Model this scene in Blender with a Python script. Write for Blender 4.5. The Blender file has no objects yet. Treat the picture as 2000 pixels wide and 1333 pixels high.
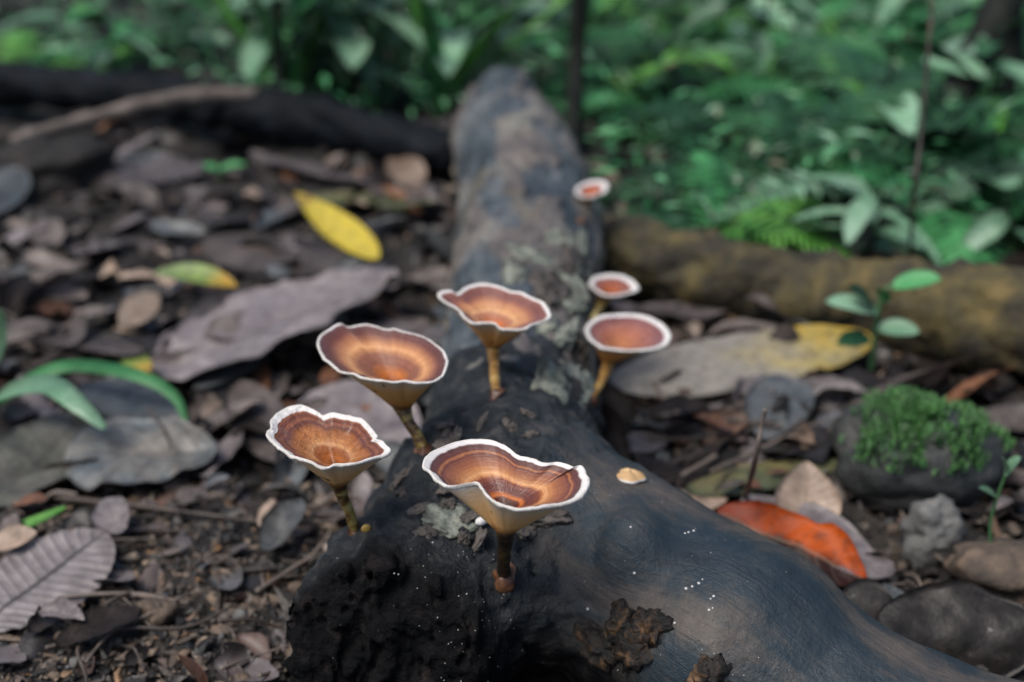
import bpy, math, random
import numpy as np
from mathutils import Vector, Matrix, Euler
from mathutils.bvhtree import BVHTree

# ------------------------------------------------------------------ camera, sky, sun, exposure
S = 0.01                       # shapes below are written in centimetres, Blender units are metres
CAM = np.array([0.0, 0.0, 37.0]); PITCH = math.radians(25.0); FPX = 2000 * 50 / 36.0
sc = bpy.context.scene
col = sc.collection
cam_d = bpy.data.cameras.new('camera'); cam = bpy.data.objects.new('camera', cam_d); col.objects.link(cam)
cam.location = CAM * S; cam.rotation_euler = (math.pi / 2 - PITCH, 0, 0)
cam_d.lens = 50; cam_d.sensor_width = 36; cam_d.clip_start = 0.01; cam_d.clip_end = 500
cam_d.dof.use_dof = True; cam_d.dof.focus_distance = 0.50; cam_d.dof.aperture_fstop = 6.2
sc.camera = cam

SUN_EL, SUN_AZ = math.radians(60), math.radians(232)      # azimuth clockwise from +Y
w = bpy.data.worlds.new('World'); sc.world = w; w.use_nodes = True
nt = w.node_tree; bg = nt.nodes['Background']
sky = nt.nodes.new('ShaderNodeTexSky'); sky.sky_type = 'NISHITA'; sky.sun_disc = False
sky.sun_elevation = SUN_EL; sky.sun_rotation = SUN_AZ; sky.dust_density = 3.0; sky.air_density = 1.0
hs = nt.nodes.new('ShaderNodeHueSaturation'); hs.inputs['Saturation'].default_value = 1.05
nt.links.new(sky.outputs[0], hs.inputs['Color']); nt.links.new(hs.outputs[0], bg.inputs['Color'])
bg.inputs['Strength'].default_value = 0.06
sun_d = bpy.data.lights.new('sun', 'SUN'); sun = bpy.data.objects.new('sun', sun_d); col.objects.link(sun)
sun_d.energy = 1.5; sun_d.angle = math.radians(30); sun_d.color = (1.0, 0.96, 0.90)
sd = Vector((math.sin(SUN_AZ) * math.cos(SUN_EL), math.cos(SUN_AZ) * math.cos(SUN_EL), math.sin(SUN_EL)))
sun.rotation_euler = sd.to_track_quat('Z', 'Y').to_euler(); sun.location = (0, 0, 3)
sc.view_settings.view_transform = 'Standard'; sc.view_settings.look = 'None'
sc.view_settings.exposure = 1.05; sc.view_settings.gamma = 1.0

# ------------------------------------------------------------------ maths helpers
RIGHT = np.array([1.0, 0, 0]); FWD = np.array([0, math.cos(PITCH), -math.sin(PITCH)]); UP = np.array([0, math.sin(PITCH), math.cos(PITCH)])
def ray(px, py):
    return FWD + RIGHT * (px - 1000) / FPX - UP * (py - 666.5) / FPX
def atz(px, py, z=0.0):                       # photo point -> place at height z (cm)
    d = ray(px, py); return CAM + d * ((z - CAM[2]) / d[2])
def aty(px, py, y):                           # photo point -> place at distance y (cm)
    d = ray(px, py); return CAM + d * (y / d[1])

def _h(ix, iy, iz, seed):
    n = (ix * 374761393 + iy * 668265263 + iz * 2147483647 + seed * 1274126177) & 0xFFFFFFFF
    n = ((n ^ (n >> 13)) * 1274126177) & 0xFFFFFFFF
    n = ((n ^ (n >> 16)) * 2246822519) & 0xFFFFFFFF
    return ((n ^ (n >> 15)) & 0xFFFFFF) / float(0xFFFFFF) * 2 - 1
def vnoise(p, seed=0):
    p = np.asarray(p, float); i = np.floor(p).astype(np.int64); f = p - i; u = f * f * (3 - 2 * f)
    out = 0
    for dx in (0, 1):
        wx = u[..., 0] if dx else 1 - u[..., 0]
        for dy in (0, 1):
            wy = u[..., 1] if dy else 1 - u[..., 1]
            for dz in (0, 1):
                wz = u[..., 2] if dz else 1 - u[..., 2]
                out = out + wx * wy * wz * _h(i[..., 0] + dx, i[..., 1] + dy, i[..., 2] + dz, seed)
    return out
def fbm(p, octv=4, seed=0):
    p = np.asarray(p, float); a = 1.0; s = 0; t = 0
    for k in range(octv):
        s = s + a * vnoise(p, seed + k * 17); t += a; a *= 0.5; p = p * 2.03
    return s / t
def nrm(v): v = np.asarray(v, float); return v / (np.linalg.norm(v) + 1e-12)

# ------------------------------------------------------------------ objects helpers
ROOTLOC = {}
def mesh_data(name, V, F, uv=None, attrs=None, mat=None, smooth=True):
    me = bpy.data.meshes.new(name)
    V = np.asarray(V, float) * S
    if isinstance(F, np.ndarray) and F.ndim == 2:
        nf, k = F.shape
        me.vertices.add(len(V)); me.vertices.foreach_set('co', V.ravel())
        me.loops.add(nf * k); me.loops.foreach_set('vertex_index', F.ravel().astype(np.int32))
        me.polygons.add(nf); me.polygons.foreach_set('loop_start', np.arange(0, nf * k, k, dtype=np.int32))
        me.update(calc_edges=True)
    else:
        me.from_pydata([tuple(v) for v in V], [], [tuple(int(i) for i in f) for f in F])
    if uv is not None:
        uv = np.asarray(uv, float); l = me.uv_layers.new(name='UVMap')
        idx = np.zeros(len(me.loops), np.int32); me.loops.foreach_get('vertex_index', idx)
        l.data.foreach_set('uv', uv[idx].ravel())
    for an, (typ, data) in (attrs or {}).items():
        a = me.attributes.new(an, typ, 'POINT')
        a.data.foreach_set('vector' if typ == 'FLOAT_VECTOR' else 'value', np.asarray(data, np.float32).ravel())
    me.polygons.foreach_set('use_smooth', np.full(len(me.polygons), smooth))
    if mat: me.materials.append(mat)
    me.validate(clean_customdata=False); me.update()
    return me
def link(name, me, parent=None, loc=(0, 0, 0)):
    o = bpy.data.objects.new(name, me); col.objects.link(o)
    o.location = np.asarray(loc, float) * S
    if parent is not None: o.parent = parent
    return o
def tag(o, label=None, cat=None, group=None, kind=None):
    if label: o['label'] = label
    if cat: o['category'] = cat
    if group: o['group'] = group
    if kind: o['kind'] = kind
    return o
def thing(name, loc, label, cat, group=None):
    o = bpy.data.objects.new(name, None); col.objects.link(o); o.location = np.asarray(loc, float) * S
    o.empty_display_size = 0.01; ROOTLOC[o.name] = np.asarray(loc, float)
    return tag(o, label, cat, group)
def part(name, root, V, F, mat, uv=None, attrs=None, smooth=True):   # V in world cm
    V = np.asarray(V, float) - ROOTLOC[root.name]
    return link(name, mesh_data(name, V, F, uv, attrs, mat, smooth), root)
def solo(name, V, F, mat, label, cat, group=None, uv=None, attrs=None, smooth=True, loc=None, kind=None):
    V = np.asarray(V, float)
    if loc is None: loc = np.array([V[:, 0].mean(), V[:, 1].mean(), V[:, 2].min()])
    o = link(name, mesh_data(name, V - loc, F, uv, attrs, mat, smooth), None, loc)
    return tag(o, label, cat, group, kind)

def grid_faces(nu, nv, wrap_u=False):          # index = j*nu+i
    i = np.arange(nu if wrap_u else nu - 1); j = np.arange(nv - 1)
    I, J = np.meshgrid(i, j); I = I.ravel(); J = J.ravel(); I2 = (I + 1) % nu
    return np.stack([J * nu + I, J * nu + I2, (J + 1) * nu + I2, (J + 1) * nu + I], 1)
def cr(points, n, closed=False):               # Catmull-Rom through points
    P = np.asarray(points, float); m = len(P); out = []
    segs = m if closed else m - 1
    t = np.linspace(0, segs, n, endpoint=not closed)
    for x in t:
        k = min(int(x), segs - 1); f = x - k
        g = (lambda q: P[q % m]) if closed else (lambda q: P[max(0, min(m - 1, q))])
        p0, p1, p2, p3 = g(k - 1), g(k), g(k + 1), g(k + 2)
        out.append(0.5 * (2 * p1 + (p2 - p0) * f + (2 * p0 - 5 * p1 + 4 * p2 - p3) * f * f + (3 * p1 - p0 - 3 * p2 + p3) * f ** 3))
    return np.array(out)
def tube(pts, rad, nring=24, nseg=10, amp=0.0, freq=1.0, seed=0, caps=True, oct=3, plate=None):
    R = np.asarray(rad, float)
    if len(R) != len(pts): R = np.interp(np.linspace(0, 1, len(pts)), np.linspace(0, 1, len(R)), R)
    Q = cr(np.column_stack([np.asarray(pts, float), R]), nring); P = Q[:, :3]; R = Q[:, 3]
    T = np.gradient(P, axis=0); T /= np.linalg.norm(T, axis=1)[:, None] + 1e-12
    ref = np.array([0, 0, 1.0]) if abs(T[0, 2]) < 0.9 else np.array([1.0, 0, 0])
    n = nrm(np.cross(T[0], ref)); V = []; UVs = []; s = 0
    for k in range(nring):
        n = nrm(n - T[k] * np.dot(n, T[k])); b = np.cross(T[k], n)
        if k: s += np.linalg.norm(P[k] - P[k - 1])
        a = np.linspace(0, 2 * math.pi, nseg, endpoint=False)
        V.append(P[k] + (np.cos(a)[:, None] * n + np.sin(a)[:, None] * b) * max(R[k], 1e-3)); UVs += [(x / (2 * math.pi), s) for x in a]
    V = np.array(V); C = P[:, None, :]
    if amp:
        d = V - C; L = np.linalg.norm(d, axis=2, keepdims=True)
        V = V + d / (L + 1e-9) * (fbm(V * freq, oct, seed)[..., None] * amp)
    V = V.reshape(-1, 3); F = grid_faces(nseg, nring, True)
    if caps:
        V = np.vstack([V, P[0] - T[0] * R[0] * 0.1, P[-1] + T[-1] * R[-1] * 0.1]); UVs += [(0, 0), (0, s)]
        a = np.arange(nseg); b = (a + 1) % nseg; c0 = len(V) - 2; o = (nring - 1) * nseg
        F = [tuple(f) for f in F] + [(y, x, c0) for x, y in zip(a, b)] + [(o + x, o + y, c0 + 1) for x, y in zip(a, b)]
    return V, F, np.array(UVs)

# ------------------------------------------------------------------ materials
class NT:
    def __init__(s, name):
        s.m = bpy.data.materials.new(name); s.m.use_nodes = True; s.t = s.m.node_tree
        s.b = s.t.nodes['Principled BSDF']
    def n(s, typ, **kw):
        nd = s.t.nodes.new('ShaderNode' + typ)
        for k, v in kw.items():
            if k[0] == '_': setattr(nd, k[1:], v)
            else:
                key = int(k[1:]) if k[0] == 'i' and k[1:].isdigit() else k.replace('_', ' ')
                if isinstance(v, bpy.types.NodeSocket): s.t.links.new(v, nd.inputs[key])
                else: nd.inputs[key].default_value = v
        return nd
    def l(s, a, b): s.t.links.new(a, b)
    def math(s, op, a, b=0.0, c=None, clamp=False):
        nd = s.t.nodes.new('ShaderNodeMath'); nd.operation = op; nd.use_clamp = clamp
        for i, v in enumerate([a, b] + ([c] if c is not None else [])):
            if isinstance(v, bpy.types.NodeSocket): s.l(v, nd.inputs[i])
            else: nd.inputs[i].default_value = v
        return nd.outputs[0]
    def ramp(s, fac, stops, interp='LINEAR'):
        nd = s.t.nodes.new('ShaderNodeValToRGB'); cr_ = nd.color_ramp; cr_.interpolation = interp
        while len(cr_.elements) < len(stops): cr_.elements.new(0.5)
        for e, (p, c) in zip(cr_.elements, stops):
            e.position = p; e.color = (c, c, c, 1) if isinstance(c, (int, float)) else (*c, 1)
        s.l(fac, nd.inputs[0]); return nd.outputs[0]
    def mix(s, fac, a, b, mode='MIX'):
        nd = s.t.nodes.new('ShaderNodeMix'); nd.data_type = 'RGBA'; nd.blend_type = mode
        for k, v in ((0, fac), (6, a), (7, b)):
            if isinstance(v, bpy.types.NodeSocket): s.l(v, nd.inputs[k])
            else: nd.inputs[k].default_value = (*v, 1) if isinstance(v, tuple) else v
        return nd.outputs[2]
    def noise(s, vec, scale, detail=4.0, rough=0.55, dist=0.0):
        nd = s.n('TexNoise', Scale=scale, Detail=detail, Roughness=rough, Distortion=dist)
        if vec is not None: s.l(vec, nd.inputs['Vector'])
        return nd.outputs['Fac']
    def objvec(s, rnd=True, scale=(1, 1, 1)):
        c = s.n('TexCoord').outputs['Object']
        m = s.n('Mapping'); s.l(c, m.inputs['Vector']); m.inputs['Scale'].default_value = scale
        if not rnd: return m.outputs[0]
        oi = s.n('ObjectInfo').outputs['Random']
        a = s.n('VectorMath', _operation='ADD'); s.l(m.outputs[0], a.inputs[0])
        s.l(s.math('MULTIPLY', oi, 7.0), a.inputs[1]); return a.outputs[0]
    def bump(s, h, strength=0.5, dist=0.001, normal=None):
        nd = s.n('Bump', Strength=strength, Distance=dist); s.l(h, nd.inputs['Height'])
        if normal is not None: s.l(normal, nd.inputs['Normal'])
        return nd.outputs[0]
    def done(s, color=None, rough=None, normal=None, spec=None, coat=None, **kw):
        for key, v in (('Base Color', color), ('Roughness', rough), ('Normal', normal), ('Specular IOR Level', spec), ('Coat Weight', coat)):
            if v is None: continue
            if isinstance(v, bpy.types.NodeSocket): s.l(v, s.b.inputs[key])
            else: s.b.inputs[key].default_value = (*v, 1) if isinstance(v, tuple) else v
        return s.m

def mottled(name, stops, scale=60, rough=0.55, bump=0.5, bdist=0.001, bscale=None, stretch=(1, 1, 1), spec=0.5, detail=5):
    t = NT(name); v = t.objvec(True, stretch)
    n1 = t.noise(v, scale, detail, 0.6, 0.3); c = t.ramp(n1, stops)
    nb = t.noise(v, bscale or scale * 3, 5, 0.65)
    return t.done(c, rough, t.bump(nb, bump, bdist), spec)

def leaf_mat(name, c1, c2, c3, vein, rough=0.45, veindark=0.4, lateral=9.0, spots=0.35, trans=0.0, blotch=22.0, spec=0.45):
    """dead or living leaf: blotchy lamina, midrib and side veins from the blade's own coordinates"""
    t = NT(name); uv = t.n('TexCoord').outputs['UV']
    sp = t.n('SeparateXYZ'); t.l(uv, sp.inputs[0]); u, v = sp.outputs[0], sp.outputs[1]
    au = t.math('ABSOLUTE', t.math('SUBTRACT', u, 0.5)); au = t.math('MULTIPLY', au, 2.0)
    ov = t.objvec(True)
    n1 = t.noise(ov, blotch, 4, 0.6, 0.5); n2 = t.noise(ov, blotch * 5, 5, 0.65)
    base = t.ramp(n1, [(0.32, c1), (0.5, c2), (0.68, c3)])
    base = t.mix(t.ramp(n2, [(0.35, 1.0), (0.62, 0.0)]), base, t.mix(0.5, base, (0.02, 0.015, 0.012)), 'MIX') if spots else base
    wob = t.math('MULTIPLY', t.math('SUBTRACT', n2, 0.5), 0.12)
    ph = t.math('FRACT', t.math('ADD', t.math('SUBTRACT', t.math('MULTIPLY', v, lateral), t.math('MULTIPLY', au, 1.6)), wob))
    lat = t.math('ABSOLUTE', t.math('SUBTRACT', ph, 0.5))          # 0 at vein
    latm = t.ramp(lat, [(0.0, 1.0), (0.09, 0.0)])
    mid = t.ramp(au, [(0.03, 1.0), (0.07, 0.0)])
    vm = t.math('MAXIMUM', latm, mid)
    colr = t.mix(t.math('MULTIPLY', vm, veindark), base, vein)
    oi = t.n('ObjectInfo').outputs['Random']
    hsv = t.n('HueSaturation'); t.l(colr, hsv.inputs['Color'])
    t.l(t.math('MULTIPLY_ADD', oi, 0.75, 0.62), hsv.inputs['Value'])
    b1 = t.bump(vm, 0.5, 0.0006); b2 = t.bump(t.noise(ov, 420, 4, 0.6), 0.35, 0.0006, b1)
    m = t.done(hsv.outputs[0], t.ramp(n1, [(0.3, max(rough - 0.12, 0.05)), (0.7, rough + 0.15)]), b2, spec)
    if trans:
        tr = t.n('BsdfTranslucent'); t.l(hsv.outputs[0], tr.inputs['Color'])
        ms = t.n('MixShader'); ms.inputs[0].default_value = trans
        out = t.t.nodes['Material Output']; t.l(t.b.outputs[0], ms.inputs[1]); t.l(tr.outputs[0], ms.inputs[2]); t.l(ms.outputs[0], out.inputs['Surface'])
    return m

M = {}
M['soil'] = mottled('soil', [(0.34, (0.005, 0.005, 0.005)), (0.5, (0.013, 0.011, 0.010)), (0.66, (0.034, 0.027, 0.022)), (0.8, (0.07, 0.055, 0.042))], 45, 0.75, 1.0, 0.004, 160)
LM = {
 'brown':  leaf_mat('leaf_brown', (0.055, 0.044, 0.042), (0.11, 0.09, 0.084), (0.19, 0.155, 0.145), (0.068, 0.047, 0.038), 0.5),
 'mauve':  leaf_mat('leaf_mauve', (0.115, 0.1, 0.104), (0.18, 0.158, 0.162), (0.26, 0.225, 0.222), (0.112, 0.088, 0.079), 0.45),
 'russet': leaf_mat('leaf_russet', (0.091, 0.039, 0.023), (0.182, 0.081, 0.042), (0.325, 0.163, 0.085), (0.065, 0.026, 0.013), 0.45),
 'tan':    leaf_mat('leaf_tan', (0.212, 0.146, 0.106), (0.330, 0.245, 0.185), (0.450, 0.344, 0.271), (0.159, 0.106, 0.072), 0.55),
 'umber':  leaf_mat('leaf_umber', (0.010, 0.008, 0.007), (0.020, 0.015, 0.014), (0.035, 0.028, 0.025), (0.008, 0.007, 0.006), 0.5, 0.25, 7.0, 0.35, 0.0, 22.0, 0.2),
 'slate':  leaf_mat('leaf_slate', (0.058, 0.068, 0.075), (0.104, 0.117, 0.124), (0.169, 0.169, 0.163), (0.039, 0.042, 0.046), 0.35),
 'bluegrey': leaf_mat('leaf_bluegrey', (0.063, 0.087, 0.105), (0.105, 0.126, 0.137), (0.196, 0.182, 0.161), (0.042, 0.049, 0.056), 0.35, 0.35, 6.0),
 'yellow': leaf_mat('leaf_yellow', (0.35, 0.28, 0.03), (0.52, 0.40, 0.03), (0.55, 0.36, 0.02), (0.45, 0.34, 0.05), 0.45, 0.3, 8.0, 0),
 'olive':  leaf_mat('leaf_olive', (0.084, 0.108, 0.060), (0.144, 0.156, 0.072), (0.240, 0.204, 0.084), (0.084, 0.096, 0.036), 0.45),
 'green':  leaf_mat('leaf_green', (0.035, 0.17, 0.055), (0.055, 0.26, 0.085), (0.11, 0.36, 0.14), (0.112, 0.299, 0.150), 0.4, 0.35, 7.0, 0, 0.25),
 'bluegreen': leaf_mat('leaf_bluegreen', (0.11, 0.24, 0.14), (0.18, 0.34, 0.21), (0.3, 0.47, 0.33), (0.194, 0.367, 0.238), 0.26, 0.3, 7.0, 0, 0.2),
 'lime':   leaf_mat('leaf_lime', (0.09, 0.3, 0.05), (0.14, 0.4, 0.075), (0.22, 0.5, 0.13), (0.135, 0.270, 0.068), 0.4, 0.3, 7.0, 0, 0.25),
 'darkgreen': leaf_mat('leaf_darkgreen', (0.01, 0.045, 0.018), (0.022, 0.09, 0.036), (0.05, 0.15, 0.06), (0.051, 0.119, 0.051), 0.4, 0.3, 7.0, 0, 0.2),
 'ribbed': leaf_mat('leaf_ribbed', (0.135, 0.121, 0.124), (0.196, 0.173, 0.173), (0.257, 0.223, 0.216), (0.024, 0.022, 0.022), 0.5, 0.85, 15.0),
}
def two_tone_leaf(name, ca, cb, cc, lo, hi, rough=0.45, side=None, spec=0.45):   # colour changes from stalk to tip
    t = NT(name); sp = t.n('SeparateXYZ'); t.l(t.n('TexCoord').outputs['UV'], sp.inputs[0])
    ov = t.objvec(True); n1 = t.noise(ov, 30, 5, 0.6, 0.6)
    f = t.math('ADD', sp.outputs[1], t.math('MULTIPLY', t.math('SUBTRACT', n1, 0.5), 0.9))
    au = t.math('ABSOLUTE', t.math('SUBTRACT', sp.outputs[0], 0.5))
    c = t.ramp(f, [(lo, ca), ((lo + hi) / 2, cb), (hi, cc)])
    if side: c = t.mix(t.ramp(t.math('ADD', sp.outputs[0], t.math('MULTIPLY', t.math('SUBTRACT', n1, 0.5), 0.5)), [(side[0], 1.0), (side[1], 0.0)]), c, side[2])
    lat = t.math('ABSOLUTE', t.math('SUBTRACT', t.math('FRACT', t.math('SUBTRACT', t.math('MULTIPLY', sp.outputs[1], 11.0), t.math('MULTIPLY', au, 3.0))), 0.5))
    vm = t.math('MAXIMUM', t.ramp(au, [(0.012, 1.0), (0.03, 0.0)]), t.math('MULTIPLY', t.ramp(lat, [(0, 1.0), (0.1, 0.0)]), 0.45))
    c = t.mix(t.math('MULTIPLY', vm, 0.4), c, t.mix(0.5, c, (0.5, 0.45, 0.35)))
    c = t.mix(t.ramp(t.noise(ov, 150, 5, 0.7), [(0.3, 0.7), (0.5, 0.0)]), c, (0.03, 0.022, 0.015))
    return t.done(c, rough, t.bump(t.noise(ov, 300, 4), 0.35, 0.0006, t.bump(vm, 0.5, 0.0006)), spec)
LM['greengrey'] = leaf_mat('leaf_greengrey', (0.07, 0.075, 0.06), (0.11, 0.115, 0.095), (0.17, 0.16, 0.135), (0.05, 0.05, 0.04), 0.4)
LM['darkwet'] = mottled('leaf_darkwet', [(0.35, (0.008, 0.007, 0.006)), (0.56, (0.018, 0.015, 0.013)), (0.68, (0.035, 0.03, 0.027)), (0.76, (0.16, 0.165, 0.16))], 160, 0.45, 0.5, 0.0008, 300, spec=0.35)
LM['fading'] = two_tone_leaf('leaf_fading', (0.24, 0.22, 0.19), (0.34, 0.28, 0.12), (0.42, 0.28, 0.02), 0.5, 1.0)
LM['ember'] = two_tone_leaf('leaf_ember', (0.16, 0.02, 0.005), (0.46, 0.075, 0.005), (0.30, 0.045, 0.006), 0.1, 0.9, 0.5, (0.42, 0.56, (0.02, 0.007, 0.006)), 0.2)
LM['gold'] = two_tone_leaf('leaf_gold', (0.2, 0.12, 0.02), (0.46, 0.36, 0.035), (0.52, 0.40, 0.04), 0.05, 0.4)
LM['limegold'] = two_tone_leaf('leaf_limegold', (0.13, 0.2, 0.06), (0.18, 0.27, 0.06), (0.4, 0.24, 0.02), 0.3, 0.75)
M['twig'] = mottled('twig_bark', [(0.3, (0.02, 0.016, 0.014)), (0.55, (0.06, 0.046, 0.038)), (0.75, (0.16, 0.11, 0.08))], 60, 0.55, 0.6, 0.001, 300)
M['twig_pale'] = mottled('twig_pale', [(0.3, (0.08, 0.065, 0.055)), (0.55, (0.16, 0.13, 0.11)), (0.75, (0.26, 0.2, 0.16))], 60, 0.6, 0.6, 0.001, 300)
M['chip'] = mottled('chip_wood', [(0.3, (0.06, 0.045, 0.035)), (0.5, (0.15, 0.105, 0.075)), (0.7, (0.3, 0.2, 0.13))], 55, 0.6, 0.7, 0.001, 260, (1, 3, 1))
M['stone'] = mottled('stone_grey', [(0.3, (0.05, 0.052, 0.052)), (0.5, (0.12, 0.12, 0.115)), (0.7, (0.24, 0.235, 0.22))], 50, 0.7, 1.0, 0.003, 130)
M['stone_dark'] = mottled('stone_dark', [(0.3, (0.012, 0.014, 0.014)), (0.5, (0.03, 0.033, 0.033)), (0.72, (0.075, 0.075, 0.07))], 40, 0.6, 1.0, 0.003, 130)
M['stone_brown'] = mottled('stone_brown', [(0.3, (0.025, 0.02, 0.017)), (0.5, (0.08, 0.06, 0.045)), (0.7, (0.19, 0.135, 0.095))], 60, 0.75, 1.0, 0.003, 150)
M['moss'] = mottled('moss', [(0.3, (0.015, 0.06, 0.012)), (0.5, (0.04, 0.14, 0.03)), (0.7, (0.09, 0.24, 0.06))], 120, 0.6, 0.3)
M['stem_green'] = mottled('stem_green', [(0.3, (0.03, 0.09, 0.03)), (0.6, (0.06, 0.15, 0.06))], 40, 0.45, 0.2)
M['stem_dark'] = mottled('stem_dark', [(0.3, (0.006, 0.008, 0.007)), (0.6, (0.014, 0.017, 0.014)), (0.8, (0.03, 0.032, 0.024))], 40, 0.7, 0.5, 0.001, 200, spec=0.15)
M['crust'] = mottled('crust_wood', [(0.42, (0.008, 0.007, 0.006)), (0.55, (0.024, 0.016, 0.011)), (0.66, (0.12, 0.065, 0.028)), (0.78, (0.3, 0.19, 0.11))], 150, 0.65, 1.0, 0.002, 300)
M['lichen'] = mottled('lichen_bark', [(0.34, (0.05, 0.042, 0.036)), (0.46, (0.13, 0.145, 0.12)), (0.58, (0.24, 0.26, 0.215)), (0.72, (0.36, 0.32, 0.27))], 130, 0.7, 1.0, 0.0015, 300)
M['bark_flake'] = mottled('bark_flake', [(0.3, (0.03, 0.026, 0.024)), (0.5, (0.075, 0.064, 0.056)), (0.7, (0.16, 0.135, 0.12))], 80, 0.65, 1.0, 0.0015, 260)
M['speck'] = mottled('white_speck', [(0.3, (0.45, 0.45, 0.45)), (0.7, (0.75, 0.74, 0.72))], 300, 0.5, 0.2)
M['dark_log'] = mottled('dark_log_bark', [(0.35, (0.003, 0.004, 0.005)), (0.55, (0.006, 0.008, 0.011)), (0.78, (0.016, 0.020, 0.027))], 18, 0.6, 1.0, 0.004, 70, spec=0.1)
M['moss_log'] = mottled('moss_log_bark', [(0.32, (0.014, 0.012, 0.008)), (0.46, (0.045, 0.037, 0.018)), (0.6, (0.10, 0.078, 0.026)), (0.76, (0.21, 0.14, 0.045))], 34, 0.75, 1.0, 0.004, 110)

# ------------------------------------------------------------------ ground
def ground_h(x, y):
    p = np.stack([np.asarray(x, float), np.asarray(y, float), np.zeros_like(np.asarray(x, float))], -1)
    near = np.clip(1.5 - np.abs(p[..., 1] - 80) / 300.0, 0.2, 1)
    return (fbm(p * 0.06, 3, 5) * 1.3 + fbm(p * 0.35, 3, 9) * 0.45 + fbm(p * 1.2, 2, 21) * 0.18) * near - 0.2
def gh(x, y): return float(ground_h(np.array([x]), np.array([y]))[0])
def axis_coords(lo, hi, step, far):
    c = list(np.arange(lo, hi + 1e-6, step)); s = step; x = hi
    while x < far: s *= 1.35; x += s; c.append(x)
    s = step; x = lo
    while x > -far: s *= 1.35; x -= s; c.insert(0, x)
    return np.array(c)
gx = axis_coords(-48, 52, 0.55, 12000); gy = axis_coords(28, 140, 0.6, 12000)
GX, GY = np.meshgrid(gx, gy); GZ = ground_h(GX, GY)
far_m = np.clip((np.hypot(GX, GY - 80) - 400) / 400, 0, 1); GZ = GZ * (1 - far_m)
o = link('ground', mesh_data('ground', np.stack([GX, GY, GZ], -1).reshape(-1, 3), grid_faces(len(gx), len(gy)), None, None, M['soil']))
tag(o, kind='structure', label='dark wet forest soil under the leaf litter')

# ------------------------------------------------------------------ the fallen log with its forked end
def surface_nets(f, org, h):
    sg = f < 0; nx, ny, nz = f.shape
    cnt = np.zeros((nx - 1, ny - 1, nz - 1), np.int8)
    for dx in (0, 1):
        for dy in (0, 1):
            for dz in (0, 1): cnt += sg[dx:nx - 1 + dx, dy:ny - 1 + dy, dz:nz - 1 + dz]
    act = (cnt > 0) & (cnt < 8); idx = np.full(act.shape, -1, np.int64); c = np.argwhere(act); idx[act] = np.arange(len(c))
    acc = np.zeros((len(c), 3)); num = np.zeros(len(c))
    corners = [(a, b, d) for a in (0, 1) for b in (0, 1) for d in (0, 1)]
    for i, a in enumerate(corners):
        for b in corners[i + 1:]:
            if sum(abs(a[k] - b[k]) for k in range(3)) != 1: continue
            fa = f[c[:, 0] + a[0], c[:, 1] + a[1], c[:, 2] + a[2]]; fb = f[c[:, 0] + b[0], c[:, 1] + b[1], c[:, 2] + b[2]]
            m = (fa < 0) != (fb < 0); t = np.where(m, fa / np.where(m, fa - fb, 1), 0)
            pa = np.array(a, float); pb = np.array(b, float)
            acc += np.where(m[:, None], pa + (pb - pa) * t[:, None], 0); num += m
    V = org + (c + acc / num[:, None]) * h; Fs = []
    for ax in range(3):
        n = f.shape; sl0 = [slice(1, n[k] - 1) for k in range(3)]; sl1 = list(sl0)
        sl0[ax] = slice(0, n[ax] - 1); sl1[ax] = slice(1, n[ax])
        a, b = sg[tuple(sl0)], sg[tuple(sl1)]; e = np.argwhere(a != b)
        off = np.array([1, 1, 1]); off[ax] = 0; g = e + off; flip = a[tuple(e.T)]
        u, v = [(1, 2), (2, 0), (0, 1)][ax]
        def q(du, dv):
            gg = g.copy(); gg[:, u] -= du; gg[:, v] -= dv; return idx[gg[:, 0], gg[:, 1], gg[:, 2]]
        Q = np.stack([q(1, 1), q(0, 1), q(0, 0), q(1, 0)], 1)
        Q[~flip] = Q[~flip][:, ::-1]; Fs.append(Q)
    F = np.vstack(Fs); F = F[(F >= 0).all(1)]
    return V, F

def seg(P, a, b, ra, rb):
    a = np.array(a, float); b = np.array(b, float); ab = b - a
    t = np.clip(((P - a) @ ab) / (ab @ ab), 0, 1); q = a + t[..., None] * ab
    return np.linalg.norm(P - q, axis=-1) - (ra + (rb - ra) * t), t
def smin(a, b, k):
    h = np.clip(0.5 + 0.5 * (b - a) / k, 0, 1); return b + (a - b) * h - k * h * (1 - h)

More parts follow.
